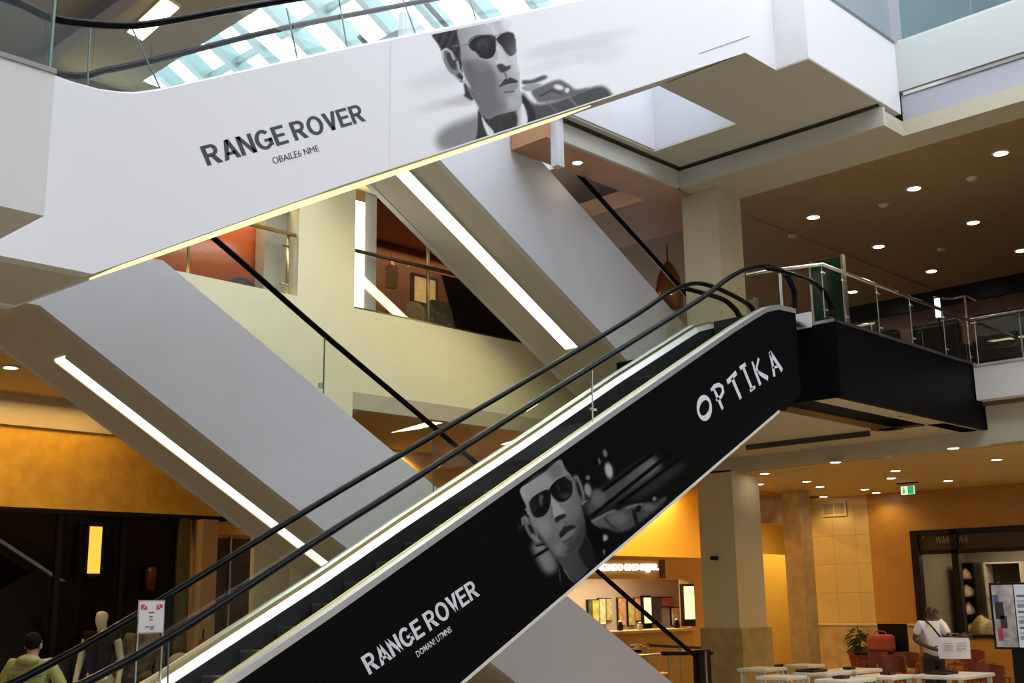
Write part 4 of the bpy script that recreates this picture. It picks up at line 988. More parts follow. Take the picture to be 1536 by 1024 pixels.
wl_ = thing('wall_lamp', (7.39, 14.9, 2.2), 'amber rectangular wall lamp glowing on the dark shop front', 'wall lamp')
MB().box(7.30, 7.48, 14.86, 14.96, 2.22, 2.83).build('diffuser', E_amber, wl_); MB().box(7.26, 7.52, 14.96, 15.06, 2.15, 2.9).build('backplate', M_blackgloss, wl_)
MB().box(7.27, 7.51, 14.85, 14.97, 2.83, 2.87).box(7.27, 7.51, 14.85, 14.97, 2.18, 2.22).box(7.27, 7.30, 14.85, 14.97, 2.18, 2.87).box(7.48, 7.51, 14.85, 14.97, 2.18, 2.87).build('frame', M_blackgloss, wl_)
rl_ = thing('wall_lamp', (8.1, 14.9, 1.9), 'small dim red lamp on the dark shop front left of the olive post', 'wall lamp')
q = aY(226, 868, 14.95); MB().lathe([(.05, -.15), (.07, .1), (.05, .16)], q, 12).build('shade', mat('red_glass', (.04, .004, .002), .3, emit=(1, .1, .02), estr=.012), rl_, smooth=True); MB().box(q.x - .04, q.x + .04, 14.98, 15.05, q.z - .1, q.z + .1).build('bracket', M_dark, rl_)

# ------------------------------------------------------------------ people and mannequins
def skin_mesh(name, V, E, Rr, mt, parent, root=0, sub=2, extra=None):
    me = bpy.data.meshes.new('sk'); me.from_pydata([tuple(v) for v in V], E, [])
    o = bpy.data.objects.new('sk', me); C.objects.link(o)
    o.modifiers.new('skin', 'SKIN'); 
    for i, r in enumerate(Rr):
        sv = me.skin_vertices[0].data[i]; sv.radius = r if isinstance(r, tuple) else (r, r); sv.use_root = (i == root)
    o.modifiers.new('sub', 'SUBSURF').levels = sub; o.modifiers['sub'].render_levels = sub
    dg = bpy.context.evaluated_depsgraph_get(); dg.update()
    nm = bpy.data.meshes.new_from_object(o.evaluated_get(dg)); nm.name = name
    bpy.data.objects.remove(o)
    if extra:
        bm = bmesh.new(); bm.from_mesh(nm); t = bpy.data.meshes.new('t'); t.from_pydata([tuple(v) for v in extra.v], [], extra.f); bm.from_mesh(t); bm.to_mesh(nm); bm.free()
    nm.polygons.foreach_set('use_smooth', [True] * len(nm.polygons))
    nm.materials.clear(); nm.materials.append(mt)
    n = bpy.data.objects.new(name, nm); C.objects.link(n); attach(n, parent); return n
class Sk:
    def __init__(s): s.V = []; s.E = []; s.R = []
    def p(s, v, r, to=None):
        s.V.append(Vector(v)); s.R.append(r)
        if to is not None: s.E.append((to, len(s.V) - 1))
        return len(s.V) - 1
def person(name, base, face, h, label, elbows, wrists, hand_dirs, mts, head_face=None, cat='person', hair=None, top='shirt', sleeve=.5, stride=0, hood=False, faceless=False):
    """base on the ground, face = unit direction the body looks; elbows/wrists are (right, left) world offsets from base"""
    F = Vector((face[0], face[1], 0)).normalized(); Rv = F.cross(Vector((0, 0, 1))); U = Vector((0, 0, 1)); B = Vector(base)
    HF = Vector((head_face[0], head_face[1], 0)).normalized() if head_face else F; HR = HF.cross(U)
    t = thing(name, base, label, cat); P = lambda r, f, z: B + Rv * (r * h) + F * (f * h) + U * (z * h)
    k = h / 1.7; s = Sk()
    pel = s.p(P(0, 0, .53), (.135 * k, .10 * k)); wai = s.p(P(0, .004, .61), (.12 * k, .095 * k), pel); che = s.p(P(0, .004, .73), (.145 * k, .11 * k), wai)
    nb = s.p(P(0, -.005, .815), (.065 * k, .06 * k), che); nk = s.p(P(0, 0, .85), .052 * k, nb)
    hb = B + U * (.905 * h) + HF * (.012 * h)
    j = s.p(hb + HF * (.012 * h) - U * (.028 * h), (.062 * k, .07 * k), nk); hc = s.p(hb + U * (.018 * h), (.074 * k, .092 * k), j); ht = s.p(hb + U * (.058 * h) - HF * (.004 * h), (.058 * k, .07 * k), hc)
    arms = []
    for sd, el, wr, hd in zip((1, -1), elbows, wrists, hand_dirs):
        sh = s.p(P(.112 * sd, 0, .80), .055 * k, che); e = s.p(B + Vector(el), .040 * k, sh); w = s.p(B + Vector(wr), .027 * k, e)
        d = Vector(hd).normalized(); pl = s.p(B + Vector(wr) + d * .075 * k, (.036 * k, .022 * k), w)
        side = d.cross(F if abs(d.dot(F)) < .8 else U).normalized(); nrm = side.cross(d).normalized()
        for i, (o, L) in enumerate(((-.028, .062), (-.009, .075), (.010, .070), (.028, .055))):
            a = s.p(B + Vector(wr) + d * (.095 * k) + side * (o * k), .0095 * k, pl)
            b = s.p(s.V[a] + d * (L * .5 * k) + nrm * (.008 * k), .009 * k, a); s.p(s.V[b] + d * (L * .35 * k) + nrm * (.022 * k), .008 * k, b)
        a = s.p(B + Vector(wr) + d * (.045 * k) - side * (.040 * k), .011 * k, w); s.p(s.V[a] + d * (.04 * k) - side * (.018 * k) + nrm * .01, .010 * k, a)
        arms.append((sh, e, w))
    legs = []
    for sd in (1, -1):
        hp = s.p(P(.055 * sd, 0, .49), (.085 * k, .085 * k), pel); kn = s.p(P(.058 * sd, .012 + stride * sd * .5, .28), .058 * k, hp); an = s.p(P(.058 * sd, -.005 + stride * sd, .05), .040 * k, kn)
        s.p(P(.064 * sd, .07 + stride * sd, .022), (.042 * k, .03 * k), an); legs.append((hp, kn, an))
    ex = MB(); rot = Matrix((HR, HF, U)).transposed()
    hd0 = hb
    def HB(r, f, z, rad): ex.blob(hd0 + HR * (r * h) + HF * (f * h) + U * (z * h), [q * k for q in rad], 12, rot)
    if not faceless:
        HB(0, .060, -.002, (.014, .020, .024)); HB(0, .052, -.034, (.026, .012, .010)); HB(0, .046, -.052, (.024, .02, .018))
        for q in (1, -1): HB(.045 * q, 0, 0, (.012, .022, .034)); HB(.020 * q, .050, .014, (.013, .010, .009)); HB(.022 * q, .052, .026, (.020, .010, .006))
    body = skin_mesh('body', s.V, s.E, s.R, mts['skin'], t, 0, 2, ex)
    # garments follow the same joints, a little wider
    g = Sk(); a = g.p(s.V[pel] - U * .05 * k, (.160 * k, .125 * k)); b = g.p(s.V[wai], (.150 * k, .122 * k), a); c = g.p(s.V[che], (.172 * k, .135 * k), b); g.p(s.V[nb] + U * .005, (.085 * k, .078 * k), c)
    for sh, e, w in arms:
        q = g.p(s.V[sh] + U * .004, .074 * k, c)
        if sleeve <= .5: g.p(s.V[sh].lerp(s.V[e], sleeve * 1.7), .066 * k, q)
        else: z = g.p(s.V[e], .062 * k, q); g.p(s.V[e].lerp(s.V[w], .92), .048 * k, z)
    skin_mesh(top, g.V, g.E, g.R, mts['top'], t, 0, 2)
    g = Sk(); a = g.p(s.V[pel] + U * .03 * k, (.140 * k, .112 * k))
    for hp, kn, an in legs:
        q = g.p(s.V[hp] + U * .01, .102 * k, a); z = g.p(s.V[kn], .078 * k, q); g.p(s.V[an] + U * .02, .068 * k, z)
    skin_mesh('trousers', g.V, g.E, g.R, mts['trousers'], t, 0, 2)
    sh_ = MB()
    for hp, kn, an in legs: sh_.blob(s.V[an] + F * .05 - U * .035, (.05 * k, .05 * k, .04 * k), 12); sh_.blob(s.V[an] + F * .12 * k - U * .045, (.052 * k, .052 * k, .035 * k), 12)
    for v in range(len(sh_.v)): sh_.v[v] = (sh_.v[v][0], sh_.v[v][1], max(sh_.v[v][2], B.z + .002))
    sh_.build('shoes', mts.get('shoes', M_dark), t, smooth=True)
    if hair:
        hm = MB().blob(hb + U * (.026 * h) - HF * (.010 * h), (.084 * k, .098 * k, .088 * k), 18, rot)
        hm.v = [v for v in hm.v]; hm.build('hair', hair, t, smooth=True)
    if hood:
        hm = MB().blob(B + U * (.825 * h) - F * (.035 * h), (.115 * k, .085 * k, .06 * k), 18, Matrix((Rv, F, U)).transposed()); hm.build('hood', mts['top'], t, smooth=True)
        for z in (.66, .70, .74, .78):
            rg = []
            for i in range(24):
                an_ = 2 * pi * i / 24; rg.append(P(.108 * math.cos(an_), .086 * math.sin(an_), z))
            MB().tube(rg, .007, 6, closed=True).build('quilt_seam', mts.get('seam', mts['top']), t)
    return t, s, P
skinD = mat('dark_skin', (.075, .035, .02), .5); skinL = mat('light_skin', (.50, .28, .18), .5)
RTh = Vector((RT.x, RT.y, 0)).normalized(); TC = Vector((-_fh.x, -_fh.y, 0))
def o3(r, f, z): v = RTh * r + TC * f; return (v.x, v.y, z)
man, msk, mP = person('person', (17.3, 8.06, 0), tuple((RTh * .35 + TC * .9)[:2]), 1.70, 'man in a white short sleeved shirt and dark trousers standing among cafe tables',
    (o3(-.27, .02, 1.14), o3(.24, .20, 1.13)), (o3(-.07, .20, 1.01), o3(.30, .38, 1.20)), (o3(.9, .2, -.1), o3(.9, .1, -.1)),
    dict(skin=skinD, top=mat('white_shirt', (.66, .66, .66), .8, noise=.05), trousers=mat('black_trousers', (.01, .01, .012), .8)), head_face=tuple((RTh * .95 + TC * .25)[:2]), sleeve=.42)
f_ = (RTh * .35 + TC * .9).normalized()
sp_ = [Vector((17.3, 8.06, 0)) + RTh * r + TC * f + Vector((0, 0, z)) for r, f, z in ((-.10, .10, 1.42), (-.04, .165, 1.34), (.04, .185, 1.22), (.12, .17, 1.10), (.17, .12, .98))]
MB().tube(smooth_path(sp_, 5), .014, 8).build('bag_strap', M_dark, man, smooth=True)
MB().tube([hb_ for hb_ in (Vector((17.3, 8.06, 1.555)) + RTh * .085 + TC * .09, Vector((17.3, 8.06, 1.56)) + RTh * .115 + TC * .02, Vector((17.3, 8.06, 1.56)) + RTh * .02 - TC * -.11)], .006, 6).build('glasses', M_dark, man)
pp = thing('paper_sheet', (17.5, 7.6, .9), 'large white printed sheet held in front of the man in the white shirt', 'paper')
c0 = Vector((17.3, 8.06, 0)) + TC * .40
def PQ(r, z, f=0): return c0 + RTh * r + TC * f + Vector((0, 0, z))
mb = MB(); nn = 8
vs = [PQ(-.06 + .48 * i / nn, 1.19 - .02 * i / nn, .03 * math.sin(i / nn * pi)) for i in range(nn + 1)] + [PQ(-.05 + .46 * i / nn, .885 - .01 * i / nn, .05 * math.sin(i / nn * pi)) for i in range(nn + 1)]
mb.add(vs, [(i, i + 1, nn + 2 + i, nn + 1 + i) for i in range(nn)])
o = mb.build('sheet', mat('white_paper', (.72, .70, .74), .8), pp); s_ = o.modifiers.new('t', 'SOLIDIFY'); s_.thickness = .003
for i, (r, w, z) in enumerate(((.24, .12, 1.10), (.24, .14, 1.07), (.24, .10, 1.04), (.42, .14, 1.10), (.42, .15, 1.06), (.42, .13, 1.02), (.24, .12, 1.00))):
    MB().box(0, w, -.001, .001, -.008, .008).xf(Matrix.Translation(PQ(r - .22, z, .062)) @ Matrix((RTh, TC, Vector((0, 0, 1)))).transposed().to_4x4()).build('print_line', mat('pale_ink', (.45, .45, .47), .8), pp)

yl = person('person', (4.92, 11.0, 0), (.75, .66), 1.60, 'person seen from behind in a yellow green quilted jacket', (o3(.31, -.06, 1.02), o3(-.31, -.06, 1.02)), (o3(.17, -.14, .93), o3(-.17, -.14, .93)), (o3(-.6, -.5, -.3), o3(.6, -.5, -.3)),
    dict(skin=skinL, top=mat('yellow_jacket', (.44, .42, .13), .55, noise=.12, scale=8), trousers=M_dkfab, seam=mat('jacket_seam', (.22, .21, .08), .7)), hair=mat('brown_hair', (.010, .005, .003), .7, spec=.1), top='jacket', sleeve=.9, hood=True)
mq_skin = mat('mannequin_white', (.62, .54, .42), .4)
mann_m = dict(skin=mq_skin, top=mat('black_vest', (.005, .003, .003), .7, spec=.1), trousers=mat('white_trousers', (.55, .47, .34), .7), shoes=mq_skin)
for nm, x, y, lab, mm, hd in (('mannequin', 6.72, 13.2, 'pale faceless mannequin in a dark vest and white trousers behind the escalator rail', mann_m, True),
                              ('mannequin', 7.45, 13.6, 'dark dressed mannequin with a gold patterned wrap behind the small notice stand', dict(skin=mat('mannequin_tan', (.30, .16, .08), .5), top=mat('gold_wrap', (.006, .006, .004), .6, col2=(.16, .12, .05), scale=14), trousers=M_dkfab), True)):
    pd = thing('plinth', (x, y, 0), 'low dark plinth under the ' + ('pale mannequin' if x < 7 else 'gold wrapped mannequin'), 'plinth', None)
    MB().box(x - .32, x + .32, y - .3, y + .3, 0, .09).build('block', M_dark, pd)
    person(nm, (x, y, .09), tuple((TC * .9 - RTh * .2)[:2]), 1.72 if x < 7 else 1.66, lab, (o3(-.24, 0, 1.06), o3(.24, 0, 1.06)), (o3(-.25, .1, .82), o3(.25, .1, .82)), (o3(0, .1, -1), o3(0, .1, -1)), mm, cat='mannequin', top='vest', sleeve=.12 if x < 7 else .9, faceless=True)
tb = thing('display_table', (8.2, 13.9, 0), 'dark display table with draped clothes seen through the escalator glass', 'table')
MB().box(7.9, 9.1, 13.5, 14.2, .9, .95).build('tabletop', M_dark, tb)
for x in (7.95, 9.05):
    for y in (13.55, 14.15): MB().box(x - .03, x + .03, y - .03, y + .03, 0, .9).build('leg', M_dark, tb)
for i, (x, y, z, r, mt_, lb_) in enumerate(((8.05, 13.7, 1.08, (.16, .16, .13), mat('pale_cloth', (.5, .46, .38), .8), 'pale folded garment on the dark display table, left end'),
        (8.45, 13.75, 1.04, (.22, .18, .1), M_dkfab, 'dark folded garment in the middle of the display table'), (8.85, 13.8, 1.1, (.15, .15, .16), MATS['pale_cloth'], 'pale rounded bag on the right end of the display table'))):
    ga = thing('folded_garment', (x, y, .95), lb_, 'clothes'); b = MB().blob((x, y, z), r, 16); b.v = [(p[0], p[1], max(p[2], .952)) for p in b.v]; b.build('cloth', mt_, ga, smooth=True)
rg = thing('hanging_garment', (8.0, 13.3, .3), 'dark red garment hanging beside the tan pilaster', 'clothes')
b = MB().blob((8.15, 13.35, .95), (.14, .07, .45), 16); b.build('cloth', mat('deep_red_cloth', (.20, .015, .01), .7), rg, smooth=True); MB().tube([(8.15, 13.35, 0), (8.15, 13.35, 1.5)], .012, 8).build('stand', M_dark, rg)

# ------------------------------------------------------------------ notice on the escalator
ns = thing('notice_stand', (4.25, 7.65, 1.0), 'small white notice with red corners on a two legged steel stand between the escalator rails', 'sign')
a, b = aY(207, 900, 7.65), aY(245, 949, 7.65)
fr = MB().box(a.x, b.x, 7.645, 7.66, b.z, a.z).build('frame', M_chrome, ns)
pn = MB().box(a.x + .008, b.x - .008, 7.641, 7.645, b.z + .008, a.z - .008).build('notice', mat('notice_paper', (.66, .60, .58), .6), ns)
W_, H_ = b.x - a.x, a.z - b.z
M_redp = mat('red_print', (.50, .06, .04), .6); M_gp = mat('grey_print', (.16, .15, .15), .6)
mb = MB()
for i in range(5):
    for j in range(3):
        if (i + j) % 4 != 3:
            for sx_, x0 in ((1, a.x + .022), (-1, b.x - .022)):
                if not (sx_ == -1 and j > i + 1) and not (sx_ == 1 and i > 3 and j == 0):
                    x = x0 + sx_ * i * .0095; mb.box(min(x, x + sx_ * .008), max(x, x + sx_ * .008), 7.638, 7.6405, a.z - .03 - j * .012 - .010, a.z - .03 - j * .012)
mb.build('red_pattern', M_redp, pn)
mb = MB()
for cx, cz, w in ((.5, .37, .22), (.5, .50, .14), (.5, .59, .12), (.36, .80, .12), (.54, .80, .18), (.54, .86, .14)):
    n = max(3, int(w / .03))
    for q in range(n):
        x = a.x + W_ * (cx - w / 2 + w * q / n); mb.box(x, x + W_ * w / n * .7, 7.638, 7.6405, a.z - H_ * cz - .004, a.z - H_ * cz + .004)
mb.build('text_lines', M_gp, pn)
zs = 1.488 + math.floor((4.2 - 5.184) / .3335) * .1733
for x in (a.x + .006, b.x - .012): MB().box(x, x + .012, 7.648, 7.66, zs + .008, b.z + .01).build('leg', M_chrome, ns)
MB().box(a.x - .02, b.x + .01, 7.6, 7.7, zs + .006, zs + .016).build('foot', M_steel, ns)

# ------------------------------------------------------------------ lit cafe counter on the right
SY = 15.5
def sx_(x, y, Y=SY): return aY(x, y, Y)
z1 = sx_(960, 945).z; z2 = sx_(960, 868).z; z3 = sx_(960, 834).z; xl = sx_(885, 868).x - 1.5; xr = sx_(1048, 868).x
print('shop', z1, z2, z3, xl, xr)
struct('wall_shop_front', MB().box(xl - 2, 23.5, SY, SY + .25, z2, z3), M_wood)
M_yel = mat('yellow_wall', (.70, .46, .12), .6)
struct('wall_shop_niche', MB().box(xl - 2, 29, SY + 1.2, SY + 1.4, z3, 4.5), M_yel)
struct('ceiling_shop', MB().box(xl - 2, 29, SY + .3, 19, z3 - .15, z3 - .05), M_ceilg)
struct('wall_shop_back', MB().box(xl - 2, 29, 18.4, 18.6, 0, z3), mat('mauve_wall', (.60, .48, .42), .6))
struct('wall_shop_pier', MB().box(xr - .35, xr + .5, SY, SY + .3, 0, z2), M_wood)
ct = thing('counter', (xl, SY, 0), 'long wooden shop counter below the bright lettered sign', 'counter')
MB().box(xl - 2, xr - .36, SY - .12, SY + .6, z1 - .05, z1).build('worktop', mat('pale_wood', (.62, .42, .16), .4), ct)
MB().box(xl - 2, xr - .36, SY, SY + .5, 0, z1 - .05).build('front', M_wood, ct)
sg = thing('shop_sign', (xl + 2, SY - .03, z2 + .3), 'glowing white shop lettering on the wooden band above the counter', 'sign')
lettering('OUCINOO ONO SUJJAR.', 'letters', sx_(886, 856) + Vector((0, -.04, 0)), sx_(985.5, 855) + Vector((0, -.04, 0)), sx_(886, 845) + Vector((0, -.04, 0)), E_sign, sg, bold=.03, thick=.03)
MB().box(sx_(886, 850).x - .1, sx_(987, 850).x, SY - .02, SY - .002, z2 + .18, z3 - .08).build('backing', M_wood, sg)
MB().box(sx_(989, 850).x, sx_(996, 850).x, SY - .03, SY, z2 + .02, z3 - .06).build('end_plate', M_maroon, sg)
posters = [(884, 890, 900, 938, 'dark green', (.05, .06, .03)), (889, 899, 900, 936, 'green and gold', (.42, .36, .08)), (900, 909, 898, 935, 'pale striped', (.55, .45, .30)), (910, 919, 898, 930, 'grey gold', (.35, .30, .16)),
    (929, 939, 897, 937, 'rose coloured', (.55, .24, .13)), (944, 953, 900, 937, 'green and peach', (.45, .40, .16)), (954, 965, 897, 930, 'peach orange', (.70, .33, .14)), (979, 993, 896, 934, 'dark grey', (.06, .05, .06)), (994, 1011, 896, 909, 'small red and black', (.30, .08, .05)), (1009, 1023, 912, 936, 'cream and red', (.65, .42, .25))]
for x0, x1, y0, y1, nm, col in posters:
    p0, p1 = aY(x0, y0, 18.3), aY(x1, y1, 18.3)
    t = thing('wall_poster', (p0.x, 18.3, p1.z), nm + ' product poster on the back wall of the lit counter', 'poster', 'posters behind the counter')
    MB().box(p0.x, p1.x, 18.3, 18.34, p1.z, p0.z).build('print', mat('poster_' + nm.replace(' ', '_'), col, .5, col2=tuple(min(1, c * 2.2 + .03) for c in col), scale=7), t)
    MB().box(p0.x - .02, p1.x + .02, 18.34, 18.38, p1.z - .02, p0.z + .02).build('backing', M_dark, t)
for x0, x1, y0, y1, Y_, nm in ((967, 978, 896, 934, 18.2, 'narrow lit advert panel in the middle of the back wall behind the counter'), (1027, 1043, 879, 928, SY - .1, 'tall lit yellow white advert panel on the right pier of the counter'), (1139, 1148, 860, 925, SY - .1, 'lit picture panel partly hidden by the lower column')):
    p0, p1 = aY(x0, y0, Y_), aY(x1, y1, Y_)
    t = thing('light_box_sign', (p0.x, Y_, p1.z), nm, 'light box')
    MB().box(p0.x, p1.x, Y_, Y_ + .03, p1.z, p0.z).build('face', mat('lit_advert', (.9, .7, .3), .5, col2=(1, .95, .8), scale=2.5, emit=(1, .82, .45), estr=1.1), t)
    MB().box(p0.x - .05, p1.x + .05, Y_ + .03, Y_ + .1, p1.z - .15, p0.z + .05).build('case', M_dark, t)
for i, x in enumerate((905, 930, 960, 1015)):
    p0 = aY(x, 940, SY + .3); t = thing('counter_jar', (p0.x, SY + .3, z1), ['tall jar at the left end of the counter', 'small dark jar on the counter left of the handrail', 'round bowl in the middle of the counter', 'dark box at the right end of the counter'][i], 'jar')
    MB().lathe([(.05, 0), (.065, .03), (.06, .10 + .04 * (i % 2)), (.035, .13 + .04 * (i % 2))], (p0.x, SY + .3, z1), 16).build('body', [mat('jar_glass', (.5, .4, .25), .2), M_dark, mat('jar_white', (.6, .5, .4), .4), M_dark][i], t, smooth=True)
    MB().lathe([(.04, 0), (.04, .02), (.015, .03)], (p0.x, SY + .3, z1 + .13 + .04 * (i % 2)), 14).build('lid', M_steel, t)
light('AREA', (xl + 3, SY + .75, 4.35), 260, (1, .62, .16), 6, (0, 0, 0), None, 'cove_lamp', sy=.5)
light('AREA', (xl + 3.0, 17.0, z3 - .2), 190, (1, .80, .52), 6, (0, 0, 0), None, 'shop_lamp', sy=1.6)
light('AREA', (25.4, 14.4, 3.8), 110, (1, .66, .2), 2.5, (0, 0, 0), None, 'passage_lamp', sy=1.2)
struct('wall_passage', MB().box(23.0, 29.5, SY + .05, SY + .2, 0, z2 + .6), M_yel)
struct('wall_passage_head', MB().box(20.4, 29.5, 13.8, 13.95, 3.35, 3.95), M_colbase)
t = thing('coat_chair', (22.5, 14.0, 0), 'chair with a dark coat over its back beside the lower column', 'chair')
q0 = aX(1158, 985, 21.0)
MB().box(q0.x - .25, q0.x + .25, q0.y - .2, q0.y + .25, .42, .48).build('seat', M_dark, t); MB().box(q0.x - .22, q0.x + .22, q0.y + .1, q0.y + .2, .48, 1.12).build('coat', M_dkfab, t, bevel=.04)
for dx in (-.2, .2):
    for dy in (-.15, .2): MB().box(q0.x + dx - .02, q0.x + dx + .02, q0.y + dy - .02, q0.y + dy + .02, 0, .42).build('leg', M_dark, t)
# rail and wire chairs in front of the counter
ra = thing('barrier_rail', (16.5, 12, 0), 'steel barrier with two horizontal bars in front of the lit counter', 'railing')
r1, r2 = aY(955, 984, 12.8), aY(1046, 976, 12.8)
MB().tube([r1, r2], .025, 10).build('rail', M_steel, ra); 
r3, r4 = aY(972, 967, 13.4), aY(1066, 972, 13.4); MB().tube([r3, r4], .03, 10).build('rail', M_dark, ra)
for k_ in (0, .5, 1.0):
    q = r1.lerp(r2, k_); MB().tube([(q.x, q.y, 0), q], .018, 8).build('post', M_steel, ra)
    q = r3.lerp(r4, k_); MB().tube([(q.x, q.y, 0), q], .018, 8).build('post', M_steel, ra)
def wire_chair(c, label, mt):
    t = thing('wire_chair', c, label, 'chair', 'wire chairs by the counter'); x, y, z = c
    MB().lathe([(.22, .42), (.24, .45), (.22, .46)], c, 18).build('seat', mt, t)
    mb = MB()
    for i in range(7):
        a_ = -.9 + i * .3; mb.tube([(x + .22 * math.sin(a_), y + .22 * math.cos(a_), .45), (x + .27 * math.sin(a_), y + .27 * math.cos(a_), .7), (x + .24 * math.sin(a_), y + .24 * math.cos(a_), .92)], .009, 6)
    mb.tube([(x + .24 * math.sin(-.9 + i * .2), y + .24 * math.cos(-.9 + i * .2), .92) for i in range(10)], .012, 6)
    mb.build('backrest', mt, t)
    for sx2 in (-1, 1):
        for sy2 in (-1, 1): MB().tube([(x + .13 * sx2, y + .13 * sy2, .42), (x + .2 * sx2, y + .2 * sy2, 0)], .012, 6).build('leg', mt, t)
M_wire = mat('brass_wire', (.55, .40, .20), .35, .6)
for x, y, l in ((985, 1010, 'wire chair nearest the grey escalator side'), (1005, 1006, 'wire chair in the middle of the barrier'), (1028, 1010, 'wire chair beside the dark newel block')):
    q = aZ(x, y, .5); wire_chair((q.x + .5, q.y + 1.0, 0), l, M_wire)
mc = thing('menu_card', (17, 13, 1.0), 'cream folded card standing behind the barrier rail', 'card')
q = aY(958, 975, 13.1); MB().prism([(-.13, 0), (.13, 0), (0, .2)], 1, q.y, q.y + .06).xf(Matrix.Translation((q.x, 0, q.z - .08))).build('card', mat('cream_card', (.75, .60, .28), .7), mc); MB().tube([(q.x, q.y + .03, 0), (q.x, q.y + .03, q.z - .07)], .02, 8).build('stem', M_steel, mc)
bp_ = thing('bollard_post', (15.6, 10.9, 0), 'white slim post with dark knob beside the dark newel block', 'post')
q = aY(1066, 978, 12.6); MB().box(q.x - .03, q.x + .03, q.y - .03, q.y + .03, 0, .98).build('shaft', mat('white_metal', (.6, .55, .48), .4), bp_); MB().blob((q.x, q.y, 1.01), (.04, .04, .035), 12).build('knob', M_dark, bp_, smooth=True)

# ------------------------------------------------------------------ window of the right hand shop
wx = 23.89
sf_ = thing('shop_window', (wx, 8, 0), 'dark framed shop window in the orange wall at the lower right', 'shop window')
MB().box(wx - .06, wx + .1, 11.22, 11.38, .95, 3.12).build('frame_post', M_dark, sf_); MB().box(wx - .05, wx + .1, 10.38, 10.52, .95, 3.12).build('frame_post', M_dark, sf_)
MB().box(wx - .05, wx + .1, 2.0, 11.38, 3.02, 3.12).build('frame_head', M_dark, sf_); MB().box(wx - .05, wx + .1, 2, 11.38, 2.62, 2.70).build('frame_rail', M_dark, sf_); MB().box(wx - .05, wx + .1, 2, 11.38, .93, 1.0).build('frame_sill', M_dark, sf_)
MB().box(wx + .02, wx + .06, 2, 11.3, 2.70, 3.02).build('sign_band', mat('dark_sign_band', (.030, .014, .007), .4), sf_)
MB().box(wx + .02, wx + .03, 2, 11.3, 1.0, 2.62).build('pane', G_shop, sf_)
M_goldink = mat('dull_gold', (.30, .24, .14), .5)
nx_ = Vector((-1, 0, 0))
for txt, a_, b_, c_ in (("P'", (1383, 811), (1388, 811), (1383, 802)), ('WAA', (1404, 816), (1424, 815), (1404, 804)), ('XWA:', (1431, 815), (1454, 813), (1431, 803))):
    lettering(txt, 'letters', aX(*a_, wx), aX(*b_, wx), aX(*c_, wx), M_goldink, sf_, bold=-.005, nrm=nx_, lift=.005)
struct('wall_window_back', MB().box(26.6, 26.7, -2, 11.6, 0, 3.1), mat('taupe_wall', (.22, .19, .14), .6))
struct('wall_window_side', MB().box(24.1, 26.6, 11.36, 11.46, 0, 3.1), mat('grey_taupe', (.16, .13, .08), .6))
struct('ceiling_window', MB().box(24.1, 26.7, -2, 11.46, 2.95, 3.05), mat('taupe_ceiling', (.35, .31, .25), .6))
struct('floor_window', MB().box(24.1, 26.6, -2, 11.36, .9, .97), mat('window_floor', (.45, .38, .28), .5))
for i, (x, y) in enumerate(((1465, 829), (1485, 822), (1502, 821), (1519, 824), (1485, 829), (1503, 829))):
    q = aZ(x, y, 2.95)
    if 24.2 < q.x < 26.5:
        t = thing('spotlight', q, 'small round spotlight inside the shop window, number %s from the mullion' % ['one', 'three', 'four', 'five', 'two', 'six'][i], 'ceiling light', 'spotlights in the shop window'); MB().lathe([(.09, 0), (.08, -.02), (.01, -.025)], q, 16).build('lamp', emis('window_spot', (1, .92, .75), 6) if 'window_spot' not in MATS else MATS['window_spot'], t)
light('AREA', (25.3, 8.5, 2.9), 110, (1, .85, .62), 4.5, (0, 0, 0), None, 'window_lamp', sy=1.4).rotation_euler = (0, 0, pi / 2)
def shelf_unit(x, y0, y1, z0, z1, n, label, mt):
    t = thing('shelf_unit', (x, (y0 + y1) / 2, z0), label, 'shelf'); 
    for y in (y0, y1): MB().box(x - .2, x + .2, y - .02, y + .02, z0, z1).build('side', mt, t)
    for i in range(n + 1):
        z = z0 + (z1 - z0) * i / n; MB().box(x - .2, x + .2, y0, y1, z - .015, z + .015).build('shelf', mt, t)
    MB().box(x + .18, x + .2, y0, y1, z0, z1).build('back', M_dark, t)
    return [z0 + (z1 - z0) * i / n + .016 for i in range(n)]
ya, yb = aX(1470, 900, 25.6).y, aX(1441, 900, 25.6).y
zz = shelf_unit(25.6, ya, yb, .97, 2.45, 4, 'dark shelf unit with goods behind the mullion of the shop window', M_dark)
yc, yd = aX(1534, 900, 25.8).y, aX(1480, 900, 25.8).y
zz2 = shelf_unit(26.05, yc, yd, .97, 2.45, 2, 'lit wide shelf unit in the shop window beside the display panel', mat('pale_shelf', (.40, .34, .25), .5))
